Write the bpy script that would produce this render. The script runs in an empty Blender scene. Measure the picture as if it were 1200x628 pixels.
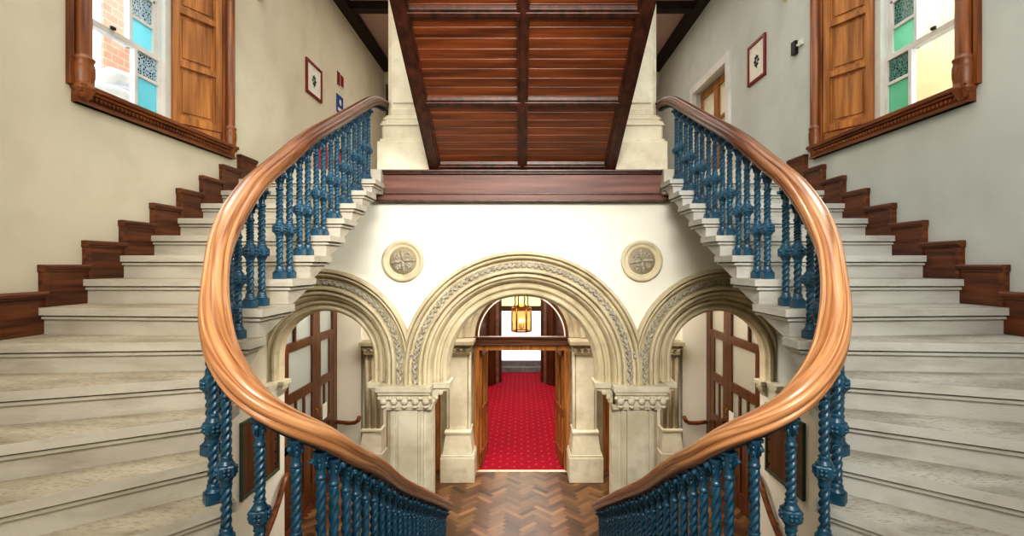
import bpy, bmesh, math, random
from mathutils import Vector, Matrix
random.seed(7)
PI = math.pi
SC = bpy.context.scene
COL = SC.collection

# ------------------------------------------------------------------ materials
def nodes_of(name):
    m = bpy.data.materials.new(name); m.use_nodes = True
    nt = m.node_tree; b = nt.nodes['Principled BSDF']
    return m, nt, b

def col4(c): return (c[0], c[1], c[2], 1.0)

def srgb(r, g, b):
    def f(v):
        v /= 255.0
        return v / 12.92 if v <= 0.04045 else ((v + 0.055) / 1.055) ** 2.4
    return (f(r), f(g), f(b))

def mottled(name, c1, c2, scale=4.0, rough=0.8, bump=0.0, bscale=60.0, stretch=(1, 1, 1), detail=6, spec=0.3,
            metallic=0.0, lo=0.3, hi=0.7, c3=None, s3=18.0, f3=0.5, coord='Object', bdist=0.01):
    m, nt, b = nodes_of(name); N = nt.nodes; L = nt.links
    tc = N.new('ShaderNodeTexCoord'); mp = N.new('ShaderNodeMapping'); mp.inputs['Scale'].default_value = stretch
    L.new(tc.outputs[coord], mp.inputs['Vector'])
    no = N.new('ShaderNodeTexNoise'); no.inputs['Scale'].default_value = scale; no.inputs['Detail'].default_value = detail
    L.new(mp.outputs[0], no.inputs['Vector'])
    cr = N.new('ShaderNodeValToRGB'); cr.color_ramp.elements[0].position = lo; cr.color_ramp.elements[1].position = hi
    cr.color_ramp.elements[0].color = col4(c1); cr.color_ramp.elements[1].color = col4(c2)
    L.new(no.outputs['Fac'], cr.inputs['Fac'])
    out = cr.outputs['Color']
    if c3 is not None:
        n3 = N.new('ShaderNodeTexNoise'); n3.inputs['Scale'].default_value = s3; n3.inputs['Detail'].default_value = 8
        L.new(mp.outputs[0], n3.inputs['Vector'])
        r3 = N.new('ShaderNodeMapRange'); r3.inputs[1].default_value = 0.5; r3.inputs[2].default_value = 0.75
        r3.inputs[3].default_value = 0.0; r3.inputs[4].default_value = f3
        L.new(n3.outputs['Fac'], r3.inputs[0])
        mx = N.new('ShaderNodeMixRGB'); mx.inputs[2].default_value = col4(c3)
        L.new(r3.outputs[0], mx.inputs[0]); L.new(out, mx.inputs[1]); out = mx.outputs[0]
    L.new(out, b.inputs['Base Color'])
    b.inputs['Roughness'].default_value = rough; b.inputs['Metallic'].default_value = metallic
    b.inputs['Specular IOR Level'].default_value = spec
    if bump > 0:
        nb = N.new('ShaderNodeTexNoise'); nb.inputs['Scale'].default_value = bscale; nb.inputs['Detail'].default_value = 4
        L.new(mp.outputs[0], nb.inputs['Vector'])
        bp = N.new('ShaderNodeBump'); bp.inputs['Strength'].default_value = bump; bp.inputs['Distance'].default_value = bdist
        L.new(nb.outputs['Fac'], bp.inputs['Height']); L.new(bp.outputs[0], b.inputs['Normal'])
    return m

def plain(name, c, rough=0.6, metallic=0.0, spec=0.4, emit=None, es=0.0):
    m = mottled(name, tuple(v * 0.9 for v in c), tuple(min(1, v * 1.08) for v in c), 9.0, rough, spec=spec, metallic=metallic)
    if emit is not None:
        b = m.node_tree.nodes['Principled BSDF']
        b.inputs['Emission Color'].default_value = col4(emit); b.inputs['Emission Strength'].default_value = es
    return m

def glass(name, tint, refl=0.12, opac=0.0):
    m = bpy.data.materials.new(name); m.use_nodes = True; nt = m.node_tree; N = nt.nodes; L = nt.links
    N.clear(); o = N.new('ShaderNodeOutputMaterial')
    t = N.new('ShaderNodeBsdfTransparent'); t.inputs[0].default_value = col4(tint)
    g = N.new('ShaderNodeBsdfGlossy'); g.inputs['Roughness'].default_value = 0.04
    mx = N.new('ShaderNodeMixShader'); mx.inputs[0].default_value = refl
    L.new(t.outputs[0], mx.inputs[1]); L.new(g.outputs[0], mx.inputs[2])
    last = mx
    if opac > 0:
        d = N.new('ShaderNodeBsdfDiffuse'); d.inputs[0].default_value = col4(tint)
        tr = N.new('ShaderNodeBsdfTranslucent'); tr.inputs[0].default_value = col4(tint)
        ad = N.new('ShaderNodeMixShader'); ad.inputs[0].default_value = 0.6
        L.new(d.outputs[0], ad.inputs[1]); L.new(tr.outputs[0], ad.inputs[2])
        m2 = N.new('ShaderNodeMixShader'); m2.inputs[0].default_value = opac
        L.new(mx.outputs[0], m2.inputs[1]); L.new(ad.outputs[0], m2.inputs[2]); last = m2
    L.new(last.outputs[0], o.inputs[0])
    return m

def wood(name, dark, light, axis=1, scale=3.0, rough=0.4, uv=False, spec=0.5, bump=0.15):
    st = [1.0, 1.0, 1.0]
    for i in range(3):
        st[i] = 0.6 if i == axis else 9.0
    if uv: st = [2.0, 9.0, 1.0]
    return mottled(name, dark, light, scale, rough, bump, 20.0, tuple(st), 8, spec, lo=0.32, hi=0.68,
                   c3=tuple(v * 0.45 for v in dark), s3=scale * 1.7, f3=0.55, coord='UV' if uv else 'Object', bdist=0.004)

M = {}
def make_materials():
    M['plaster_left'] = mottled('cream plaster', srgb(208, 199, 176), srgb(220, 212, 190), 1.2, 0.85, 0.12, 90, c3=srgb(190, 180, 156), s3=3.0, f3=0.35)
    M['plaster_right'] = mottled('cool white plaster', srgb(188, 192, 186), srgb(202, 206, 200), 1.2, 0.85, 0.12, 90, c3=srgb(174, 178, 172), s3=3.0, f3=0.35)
    M['plaster_mid'] = mottled('white arcade plaster', srgb(232, 230, 216), srgb(238, 236, 224), 1.0, 0.85, 0.05, 60)
    M['plaster_hall'] = mottled('off white hall plaster', srgb(222, 216, 200), srgb(234, 228, 212), 1.5, 0.85, 0.05, 60)
    M['ceil'] = mottled('mauve ceiling paint', srgb(176, 148, 138), srgb(190, 160, 150), 1.0, 0.9)
    M['ceil_white'] = mottled('white ceiling paint', srgb(226, 222, 210), srgb(236, 232, 222), 1.0, 0.9)
    M['stone'] = mottled('carved limestone', srgb(196, 182, 150), srgb(220, 208, 178), 3.0, 0.8, 0.25, 45, c3=srgb(146, 128, 98), s3=7.0, f3=0.45)
    M['stone_pale'] = mottled('pale limestone', srgb(196, 186, 160), srgb(224, 216, 194), 2.5, 0.8, 0.25, 45, c3=srgb(168, 154, 126), s3=6.0, f3=0.45)
    M['stone_dark'] = mottled('dark limestone', srgb(150, 136, 110), srgb(184, 172, 146), 3.0, 0.85, 0.25, 45, c3=srgb(106, 92, 72), s3=6.0, f3=0.5)  # dark stone; the far arch and columns carry their shade in this colour
    M['carve'] = mottled('weathered carving', srgb(140, 130, 114), srgb(200, 194, 180), 30.0, 0.85, 0.6, 80)
    for sd, k in (('left', (1, 1, 1)), ('right', (.93, .99, 1.10))):  # right-hand stone tinted cooler, putting that side's cool light into its colour
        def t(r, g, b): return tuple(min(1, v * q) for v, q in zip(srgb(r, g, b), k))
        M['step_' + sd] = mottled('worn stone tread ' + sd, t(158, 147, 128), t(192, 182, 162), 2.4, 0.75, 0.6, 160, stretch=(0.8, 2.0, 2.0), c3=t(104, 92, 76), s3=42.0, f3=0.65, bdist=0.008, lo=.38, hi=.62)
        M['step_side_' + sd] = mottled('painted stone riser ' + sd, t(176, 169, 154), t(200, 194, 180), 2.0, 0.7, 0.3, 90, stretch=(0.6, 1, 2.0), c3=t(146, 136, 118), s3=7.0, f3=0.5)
    M['step'] = M['step_left']; M['step_side'] = M['step_side_left']
    M['iron'] = mottled('blue painted iron', srgb(12, 54, 76), srgb(26, 84, 110), 14.0, 0.34, 0.2, 50, spec=0.65, c3=srgb(8, 38, 54), s3=30.0, f3=0.5)
    M['iron_dark'] = mottled('dark iron strip', srgb(10, 26, 36), srgb(18, 44, 60), 14.0, 0.45, spec=0.5)
    M['shutter'] = wood('honey stained pine', srgb(128, 78, 34), srgb(192, 130, 68), axis=2, scale=2.0, rough=0.42)
    M['dark_wood'] = wood('dark stained oak', srgb(60, 28, 12), srgb(112, 58, 28), axis=2, scale=2.0, rough=0.4)
    M['frame_wood'] = wood('brown varnished oak', srgb(84, 42, 18), srgb(146, 84, 40), axis=1, scale=2.5, rough=0.35)
    M['frame_wood_v'] = wood('upright varnished oak', srgb(92, 48, 20), srgb(158, 94, 44), axis=2, scale=2.0, rough=0.35)
    M['lintel'] = wood('dark brown lintel', srgb(58, 32, 20), srgb(98, 58, 36), axis=0, scale=2.0, rough=0.4)
    M['amber'] = glass('amber lantern pane', srgb(255, 226, 170), 0.08, 0.3)
    M['skirt'] = wood('worn brown skirting', srgb(62, 28, 12), srgb(118, 66, 34), axis=1, scale=3.0, rough=0.42)
    M['board'] = wood('red brown soffit boards', srgb(78, 36, 16), srgb(138, 72, 34), axis=0, scale=2.0, rough=0.38)
    M['beam'] = wood('dark soffit beams', srgb(44, 20, 12), srgb(88, 46, 30), axis=1, scale=2.0, rough=0.4)
    M['fascia'] = wood('mauve brown fascia', srgb(96, 58, 50), srgb(132, 88, 76), axis=0, scale=1.5, rough=0.5)
    M['black_beam'] = mottled('black ceiling beam', srgb(34, 24, 20), srgb(52, 38, 30), 6.0, 0.6)
    M['door_wood'] = wood('golden oak joinery', srgb(118, 72, 32), srgb(184, 122, 64), axis=2, scale=2.5, rough=0.35)
    M['door_dark'] = wood('brown oak joinery', srgb(60, 32, 16), srgb(112, 66, 34), axis=2, scale=2.5, rough=0.35)
    M['white_paint'] = mottled('white window paint', srgb(206, 204, 196), srgb(226, 224, 218), 4.0, 0.45)
    M['glass'] = glass('clear pane', (0.93, 0.96, 0.97), 0.06)
    M['glass_milky'] = glass('pale reflective pane', srgb(206, 206, 200), 0.10, 0.5)
    M['glass_dark'] = mottled('dark pane', srgb(14, 12, 12), srgb(30, 26, 24), 4.0, 0.1, spec=0.6)
    M['teal'] = glass('teal pane', srgb(150, 200, 204), 0.05, 0.55)
    M['brass'] = mottled('lantern brass', srgb(150, 92, 30), srgb(206, 146, 62), 12.0, 0.3, metallic=0.8)
    M['candle'] = plain('candle bulb', (1, 0.85, 0.55), emit=(1, 0.7, 0.35), es=14.0)
    M['red'] = plain('red enamel', srgb(178, 18, 26), 0.35)
    M['black'] = plain('black rubber', srgb(18, 18, 20), 0.5)
    M['frame_red'] = plain('red brown picture frame', srgb(122, 30, 30), 0.4)
    M['paper'] = plain('white paper', srgb(226, 222, 210), 0.8)
    M['leaf'] = plain('green ink', srgb(40, 66, 42), 0.8)
    M['blue_sign'] = plain('blue sign', srgb(34, 74, 140), 0.5)
    M['white_plastic'] = plain('white plastic', srgb(220, 218, 208), 0.4)
    M['steel'] = plain('brushed steel', srgb(120, 120, 116), 0.3, 0.8)
    M['maroon'] = mottled('maroon brick wall', srgb(112, 80, 66), srgb(146, 112, 94), 7.0, 0.8, c3=srgb(84, 58, 50), s3=12)
    M['grey_stone'] = mottled('grey threshold stone', srgb(120, 118, 116), srgb(150, 148, 144), 7.0, 0.8)
    M['white_pipe'] = plain('white painted duct', srgb(236, 240, 246), 0.5)
    M['cream_out'] = mottled('sunlit cream render', srgb(226, 204, 170), srgb(240, 220, 188), 0.8, 0.9)
    # hand rail: UV grain, golden at the bend from hand wear plus painted-in sheen, darker further up the stair
    m, nt, b = nodes_of('worn polished mahogany'); N = nt.nodes; L = nt.links
    uv = N.new('ShaderNodeTexCoord'); mp = N.new('ShaderNodeMapping'); mp.inputs['Scale'].default_value = (1.0, 9, 1)
    L.new(uv.outputs['UV'], mp.inputs['Vector'])
    n1 = N.new('ShaderNodeTexNoise'); n1.inputs['Scale'].default_value = 2.4; n1.inputs['Detail'].default_value = 9
    n1.inputs['Distortion'].default_value = 0.6
    L.new(mp.outputs[0], n1.inputs['Vector'])
    ra = N.new('ShaderNodeValToRGB'); rb = N.new('ShaderNodeValToRGB')
    for r_, a, c in ((ra, srgb(138, 84, 48), srgb(204, 150, 104)), (rb, srgb(38, 17, 10), srgb(104, 54, 28))):
        r_.color_ramp.elements[0].position = 0.32; r_.color_ramp.elements[1].position = 0.62
        r_.color_ramp.elements[0].color = col4(a); r_.color_ramp.elements[1].color = col4(c)
        L.new(n1.outputs['Fac'], r_.inputs['Fac'])
    sp = N.new('ShaderNodeSeparateXYZ'); L.new(uv.outputs['UV'], sp.inputs[0])
    mr = N.new('ShaderNodeMapRange'); mr.inputs[1].default_value = 2.0; mr.inputs[2].default_value = 4.0
    L.new(sp.outputs['X'], mr.inputs[0])                      # u = metres from the top end
    mr2 = N.new('ShaderNodeMapRange'); mr2.inputs[1].default_value = 5.2; mr2.inputs[2].default_value = 6.0
    mr2.inputs[3].default_value = 1.0; mr2.inputs[4].default_value = 0.35
    L.new(sp.outputs['X'], mr2.inputs[0])
    mu = N.new('ShaderNodeMath'); mu.operation = 'MULTIPLY'; L.new(mr.outputs[0], mu.inputs[0]); L.new(mr2.outputs[0], mu.inputs[1])
    mx = N.new('ShaderNodeMixRGB'); L.new(mu.outputs[0], mx.inputs[0]); L.new(rb.outputs[0], mx.inputs[1]); L.new(ra.outputs[0], mx.inputs[2])
    L.new(mx.outputs[0], b.inputs['Base Color'])
    b.inputs['Roughness'].default_value = 0.28; b.inputs['Specular IOR Level'].default_value = 0.4
    b.inputs['Coat Weight'].default_value = 0.2; b.inputs['Coat Roughness'].default_value = 0.12
    M['rail'] = m
    # parquet: colour attribute per block + grain
    m, nt, b = nodes_of('herringbone oak'); N = nt.nodes; L = nt.links
    at = N.new('ShaderNodeAttribute'); at.attribute_name = 'tone'
    cr = N.new('ShaderNodeValToRGB'); e = cr.color_ramp.elements
    e[0].color = col4(srgb(58, 36, 22)); e[1].color = col4(srgb(148, 108, 72)); e[1].position = 1.0
    ee = cr.color_ramp.elements.new(0.5); ee.color = col4(srgb(100, 68, 44))
    L.new(at.outputs['Fac'], cr.inputs['Fac'])
    n1 = N.new('ShaderNodeTexNoise'); n1.inputs['Scale'].default_value = 25
    mx = N.new('ShaderNodeMixRGB'); mx.blend_type = 'MULTIPLY'; mx.inputs[0].default_value = 0.35
    L.new(cr.outputs[0], mx.inputs[1]); L.new(n1.outputs['Color'], mx.inputs[2])
    L.new(mx.outputs[0], b.inputs['Base Color']); b.inputs['Roughness'].default_value = 0.33
    M['parquet'] = m
    # red carpet with a small lozenge pattern
    m, nt, b = nodes_of('red patterned carpet'); N = nt.nodes; L = nt.links
    tc = N.new('ShaderNodeTexCoord'); mp = N.new('ShaderNodeMapping'); mp.inputs['Scale'].default_value = (5.6, 5.6, 5.6)
    mp.inputs['Rotation'].default_value = (0, 0, PI / 4)
    L.new(tc.outputs['Object'], mp.inputs['Vector'])
    vo = N.new('ShaderNodeTexVoronoi'); vo.inputs['Randomness'].default_value = 0.0; vo.inputs['Scale'].default_value = 1.0
    vo.voronoi_dimensions = '2D'
    L.new(mp.outputs[0], vo.inputs['Vector'])
    cr = N.new('ShaderNodeValToRGB'); e = cr.color_ramp.elements
    e[0].position = 0.06; e[0].color = col4(srgb(206, 104, 104)); e[1].position = 0.13; e[1].color = col4(srgb(162, 26, 46))
    L.new(vo.outputs['Distance'], cr.inputs['Fac'])
    n1 = N.new('ShaderNodeTexNoise'); n1.inputs['Scale'].default_value = 9
    mx = N.new('ShaderNodeMixRGB'); mx.blend_type = 'MULTIPLY'; mx.inputs[0].default_value = 0.3
    L.new(cr.outputs[0], mx.inputs[1]); L.new(n1.outputs['Color'], mx.inputs[2]); L.new(mx.outputs[0], b.inputs['Base Color'])
    b.inputs['Roughness'].default_value = 0.95; b.inputs['Specular IOR Level'].default_value = 0.1
    M['carpet'] = m
    # brick, colours paled to carry the washed-out, overexposed daylight
    m, nt, b = nodes_of('pale red brickwork'); N = nt.nodes; L = nt.links
    tc = N.new('ShaderNodeTexCoord'); mp = N.new('ShaderNodeMapping'); mp.inputs['Rotation'].default_value = (PI / 2, 0, PI / 2)
    sx = N.new('ShaderNodeSeparateXYZ'); cx = N.new('ShaderNodeCombineXYZ')
    L.new(tc.outputs['Object'], sx.inputs[0]); L.new(sx.outputs['Y'], cx.inputs['X']); L.new(sx.outputs['Z'], cx.inputs['Y'])
    br = N.new('ShaderNodeTexBrick'); br.inputs['Scale'].default_value = 2.2
    br.inputs['Color1'].default_value = col4(srgb(240, 190, 164)); br.inputs['Color2'].default_value = col4(srgb(228, 172, 146))
    br.inputs['Mortar'].default_value = col4(srgb(246, 226, 210)); br.inputs['Mortar Size'].default_value = 0.015
    L.new(cx.outputs[0], br.inputs['Vector']); L.new(br.outputs['Color'], b.inputs['Base Color']); b.inputs['Roughness'].default_value = 0.9
    M['brick'] = m
    # stained ornament
    def orn(name, c1, c2):
        m, nt, b = nodes_of(name); N = nt.nodes; L = nt.links
        tc = N.new('ShaderNodeTexCoord'); vo = N.new('ShaderNodeTexVoronoi'); vo.feature = 'DISTANCE_TO_EDGE'
        vo.inputs['Scale'].default_value = 44
        L.new(tc.outputs['Object'], vo.inputs['Vector'])
        cr = N.new('ShaderNodeValToRGB'); e = cr.color_ramp.elements
        e[0].position = 0.12; e[0].color = col4(c2); e[1].position = 0.22; e[1].color = col4(c1)
        L.new(vo.outputs['Distance'], cr.inputs['Fac']); L.new(cr.outputs[0], b.inputs['Base Color'])
        b.inputs['Roughness'].default_value = 0.2
        return m
    M['ornament_blue'] = orn('blue leaded ornament', srgb(24, 48, 66), srgb(176, 204, 220))
    M['teal_green'] = glass('green pane', srgb(140, 190, 172), 0.05, 0.5)
    M['ornament_green'] = orn('green leaded ornament', srgb(16, 44, 42), srgb(90, 140, 128))
make_materials()

# ------------------------------------------------------------------ mesh helpers
class MB:
    def __init__(s): s.v = []; s.f = []; s.smooth = set(); s.mi = []; s.cur = 0; s.nb = 0
    def add(s, vs, fs, smooth=False):
        o = len(s.v); s.v.extend([tuple(v) for v in vs])
        for f in fs:
            if smooth: s.smooth.add(len(s.f))
            s.f.append([i + o for i in f]); s.mi.append(s.cur)
    def box(s, x0, x1, y0, y1, z0, z1):
        x0, x1 = min(x0, x1), max(x0, x1); y0, y1 = min(y0, y1), max(y0, y1); z0, z1 = min(z0, z1), max(z0, z1)
        if min(x1 - x0, y1 - y0, z1 - z0) < .18:
            e = .0004 * (s.nb % 5); s.nb += 1     # tiny size differences keep crossing faces from coinciding
            x0 -= e; x1 += e; y0 -= e; y1 += e; z1 += e
        s.add([(x0, y0, z0), (x1, y0, z0), (x1, y1, z0), (x0, y1, z0), (x0, y0, z1), (x1, y0, z1), (x1, y1, z1), (x0, y1, z1)],
              [(0, 3, 2, 1), (4, 5, 6, 7), (0, 1, 5, 4), (1, 2, 6, 5), (2, 3, 7, 6), (3, 0, 4, 7)])
        return s
    def hexa(s, b, t):   # four bottom, four top points
        s.add(list(b) + list(t), [(0, 3, 2, 1), (4, 5, 6, 7), (0, 1, 5, 4), (1, 2, 6, 5), (2, 3, 7, 6), (3, 0, 4, 7)]); return s
    def prism(s, poly, zb, zt):    # poly [(x,y)], zb/zt number or list
        n = len(poly)
        zb = zb if isinstance(zb, (list, tuple)) else [zb] * n
        zt = zt if isinstance(zt, (list, tuple)) else [zt] * n
        vs = [(p[0], p[1], zb[i]) for i, p in enumerate(poly)] + [(p[0], p[1], zt[i]) for i, p in enumerate(poly)]
        s.add(vs, [tuple(reversed(range(n))), tuple(range(n, 2 * n))] + [(i, (i + 1) % n, n + (i + 1) % n, n + i) for i in range(n)])
        return s
    def loft(s, rings, closed=True, caps=True, smooth=True):
        n = len(rings[0]); vs = [p for r in rings for p in r]; fs = []
        for i in range(len(rings) - 1):
            for j in range(n if closed else n - 1):
                k = (j + 1) % n
                fs.append((i * n + j, i * n + k, (i + 1) * n + k, (i + 1) * n + j))
        s.add(vs, fs, smooth)
        if caps and closed:
            o = len(s.v) - len(vs)
            s.f.append([o + i for i in reversed(range(n))]); s.mi.append(s.cur)
            s.f.append([o + (len(rings) - 1) * n + i for i in range(n)]); s.mi.append(s.cur)
        return s
    def lathe(s, prof, c=(0, 0), n=20, ax='z', smooth=True):   # prof [(r,h)]
        rings = []
        for r, h in prof:
            ring = []
            for k in range(n):
                a = 2 * PI * k / n
                if ax == 'z': ring.append((c[0] + r * math.cos(a), c[1] + r * math.sin(a), h))
                elif ax == 'y': ring.append((c[0] + r * math.cos(a), h, c[1] + r * math.sin(a)))
                else: ring.append((h, c[0] + r * math.cos(a), c[1] + r * math.sin(a)))
            rings.append(ring)
        return s.loft(rings, smooth=smooth)
    def ball(s, c, r, sz=(1, 1, 1), n=8):
        rings = []
        for i in range(1, n):
            a = PI * i / n; ring = []
            for k in range(n + 2):
                t = 2 * PI * k / (n + 2)
                ring.append((c[0] + r * sz[0] * math.sin(a) * math.cos(t), c[1] + r * sz[1] * math.sin(a) * math.sin(t), c[2] + r * sz[2] * math.cos(a)))
            rings.append(ring)
        return s.loft(rings)
    def tube(s, pts, r, n=10):
        pts = [Vector(p) for p in pts]; rings = []; up = Vector((0, 0, 1))
        for i, p in enumerate(pts):
            t = (pts[min(i + 1, len(pts) - 1)] - pts[max(i - 1, 0)]).normalized()
            a = t.cross(up)
            if a.length < 1e-3: a = t.cross(Vector((0, 1, 0)))
            a.normalize(); b = a.cross(t)
            rr = r[i] if isinstance(r, (list, tuple)) else r
            rings.append([tuple(p + a * rr * math.cos(2 * PI * k / n) + b * rr * math.sin(2 * PI * k / n)) for k in range(n)])
        return s.loft(rings)
    def mesh(s, name, mats, bevel=0.0, mat=None, recalc=True):
        me = bpy.data.meshes.new(name); me.from_pydata(s.v, [], s.f)
        for m in (mats if isinstance(mats, (list, tuple)) else [mats]): me.materials.append(m)
        for i, p in enumerate(me.polygons):
            p.use_smooth = i in s.smooth; p.material_index = s.mi[i]
        if recalc or bevel > 0:
            bm = bmesh.new(); bm.from_mesh(me)
            if recalc: bmesh.ops.recalc_face_normals(bm, faces=bm.faces)
            if bevel > 0:
                es = [e for e in bm.edges if len(e.link_faces) == 2 and e.calc_face_angle(0) > 0.9]
                bmesh.ops.bevel(bm, geom=es, offset=bevel, segments=2, affect='EDGES', profile=0.6, clamp_overlap=True)
            bm.to_mesh(me); bm.free()
        return me

def obj(name, mb, mat, parent=None, bevel=0.0, recalc=True, loc=None):
    me = mb.mesh(name, mat, bevel, recalc=recalc) if isinstance(mb, MB) else mb
    o = bpy.data.objects.new(name, me); COL.objects.link(o)
    if parent is not None:
        o.parent = parent
        if loc is None: o.location = (-parent.location[0], -parent.location[1], -parent.location[2])  # mesh given in world coords
        else: o.location = loc
    elif loc is not None: o.location = loc
    return o

def recentre(o):   # move the origin of a top-level mesh to the base of its geometry
    me = o.data; xs = [v.co for v in me.vertices]
    c = Vector(((min(v.x for v in xs) + max(v.x for v in xs)) / 2, (min(v.y for v in xs) + max(v.y for v in xs)) / 2, min(v.z for v in xs)))
    me.transform(Matrix.Translation(-c)); o.location = c
    return o

def thing(name, label, cat, loc, group=None):
    o = bpy.data.objects.new(name, None); COL.objects.link(o); o.location = loc; o.empty_display_size = 0.05
    o['label'] = label; o['category'] = cat
    if group: o['group'] = group
    return o

def tag(o, label, cat, group=None):
    o['label'] = label; o['category'] = cat
    if group: o['group'] = group
    return o

def struct(name, mb, mat, **k):
    o = obj(name, mb, mat, **k); o['kind'] = 'structure'; return o

def W(s): return 'left' if s < 0 else 'right'
ORD = ['first', 'second', 'third', 'fourth', 'fifth', 'sixth', 'seventh', 'eighth', 'ninth', 'tenth', 'eleventh', 'twelfth',
       'thirteenth', 'fourteenth', 'fifteenth', 'sixteenth', 'seventeenth', 'eighteenth', 'nineteenth', 'twentieth',
       'twenty-first', 'twenty-second', 'twenty-third', 'twenty-fourth']

# ------------------------------------------------------------------ dimensions
XW = 2.9            # stair wall
YA = 5.70           # arcade wall face
ZF = 1.025          # upper floor
ZH = -3.50          # hall floor
ZL = -1.695         # half landing
YB = 8.70           # hall back wall
YE = 10.8           # end wall of upper corridor
ZC = 4.2            # upper corridor ceiling
ZT = 5.6            # stairwell ceiling
RISE = 0.16
WT = 0.35

# ------------------------------------------------------------------ room shell
def shell():
    WY0, WY1, WZ0, WZ1 = 3.42, 4.98, 1.14, 3.45      # window opening
    for s in (-1, 1):
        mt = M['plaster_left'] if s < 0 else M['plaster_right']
        w = MB(); a, b = s * XW, s * (XW + WT)
        w.box(a, b, -2.2, WY0, ZH, ZT)
        w.box(a, b, WY0, WY1, ZH, WZ0); w.box(a, b, WY0, WY1, WZ1, ZT)
        w.box(a, b, WY1, 6.05, ZH, ZT)
        if s < 0:
            w.box(a, b, 6.05, YE, 0.72, ZT)
        else:      # doorway to the side room
            w.box(a, b, 6.05, YE, 0.72, ZF)
            w.box(a, b, 6.05, 7.2, ZF, ZT); w.box(a, b, 8.6, YE, ZF, ZT); w.box(a, b, 7.2, 8.6, 2.86, ZT)
        struct('wall_' + W(s), w, mt)
        w = MB(); w.box(s * 2.8, s * 2.895, 4.2, 6.03, ZH, -1.42)
        struct('wall_%s_lower' % W(s), w, M['plaster_hall'])
        w = MB(); w.box(s * 3.16, s * 3.25, 6.06, YB, 0.0, 0.71); w.box(s * 3.16, s * 3.25, 6.06, YB, -0.52, 0.0); w.box(s * 3.16, s * 3.25, 6.06, 6.5, ZH, -0.52); w.box(s * 3.16, s * 3.25, 8.55, YB, ZH, -0.52)
        struct('wall_%s_over_screen' % W(s), w, M['plaster_hall'])
        w = MB(); w.box(s * 4.6, s * 4.65, 5.0, 10.5, ZH, 0.7)
        struct('wall_%s_side_room' % W(s), w, M['plaster_hall'] if s < 0 else M['cream_out'])
    w = MB(); w.box(-XW - WT, XW + WT, -2.4, -2.2, ZH, ZT); struct('wall_back', w, M['plaster_left'])
    w = MB(); w.box(-XW - WT, XW + WT, YE, YE + 0.2, ZF - 0.3, ZT); struct('wall_end', w, M['plaster_left'])
    w = MB(); w.box(-XW - WT, XW + WT, -2.4, 5.6, ZT, ZT + 0.2); struct('ceiling', w, M['ceil_white'])
    w = MB(); w.box(-XW, XW, 5.62, YE, ZC, ZC + 0.15); struct('ceiling_upper_corridor', w, M['ceil'])
    w = MB(); w.box(-4.6, 4.6, 6.05, YB, 0.6, 0.70); struct('ceiling_hall', w, M['ceil_white'])
    w = MB(); w.box(-XW, XW, 5.73, YE, 0.72, ZF); w.box(-XW, -1.52, 5.50, 5.8, .76, ZF); w.box(1.52, XW, 5.50, 5.8, .76, ZF); struct('floor_upper', w, M['step_side'])
    w = MB(); w.box(-4.6, 4.6, -2.2, YB + 0.1, ZH - 0.1, ZH - 0.012); struct('floor_hall_base', w, M['dark_wood'])
    # arcade wall
    xs = sorted(set([i * 0.02 for i in range(-145, 146)] + [-1.273, 1.273]))
    def low(x):
        c = []
        if abs(x) < 1.33: c.append(-1.206 + math.sqrt(1.33 ** 2 - x * x))
        if abs(abs(x) - 2.26) < 1.02: c.append(-1.09 + math.sqrt(1.02 ** 2 - (abs(x) - 2.26) ** 2))
        return max(c) if c else -1.33
    w = MB(); n = len(xs); vs = []; fs = []
    for x in xs:
        z = low(x); vs += [(x, YA, z), (x, YA, 0.72), (x, YA + 0.33, z), (x, YA + 0.33, 0.72)]
    for i in range(n - 1):
        a = 4 * i; b = a + 4
        fs += [(a, b, b + 1, a + 1), (a + 2, a + 3, b + 3, b + 2), (a, a + 2, b + 2, b), (a + 1, b + 1, b + 3, a + 3)]
    w.add(vs, fs); struct('wall_arcade', w, M['plaster_mid'])
    # corridor ceiling beams
    for i, (y, wd) in enumerate(((8.15, .16), (10.6, .2), (6.3, .16))):
        w = MB(); w.box(-XW, XW, y, y + wd, ZC - 0.13, ZC); struct('trim_%d' % (i + 1), w, M['black_beam'])
    for s in (-1, 1):
        w = MB(); w.box(s * XW, s * (XW - 0.17), 5.65, YE, ZC - 0.14, ZC); struct('trim_%d' % (4 + (s > 0)), w, M['black_beam'])
shell()

# ------------------------------------------------------------------ parquet, carpet
def parquet():
    Wd, n = 0.075, 4
    w = MB(); tones = []
    ca = math.cos(PI / 4)
    R = 62
    for i in range(-R, R):
        for j in range(-R, R):
            k = (i - j) % (2 * n)
            if k == 0: r = (i, j, i + n, j + 1)
            elif k == n: r = (i, j - n + 1, i + 1, j + 1)
            else: continue
            g = 0.015
            q = [(r[0] + g, r[1] + g), (r[2] - g, r[1] + g), (r[2] - g, r[3] - g), (r[0] + g, r[3] - g)]
            q = [((x - y) * ca * Wd, (x + y) * ca * Wd + 6.6) for x, y in q]
            cx = sum(p[0] for p in q) / 4; cy = sum(p[1] for p in q) / 4
            if abs(cx) > 3.05 or cy < 4.3 or cy > YB + 0.02: continue
            w.add([(x, y, ZH) for x, y in q], [(0, 1, 2, 3)])
            tones.append(min(1, max(0, random.gauss(0.5 + (0.12 if k == 0 else -0.06), 0.2))))
    o = struct('floor', w, M['parquet'], recalc=False)
    at = o.data.attributes.new('tone', 'FLOAT', 'FACE')
    for i, t in enumerate(tones): at.data[i].value = t
parquet()

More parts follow.
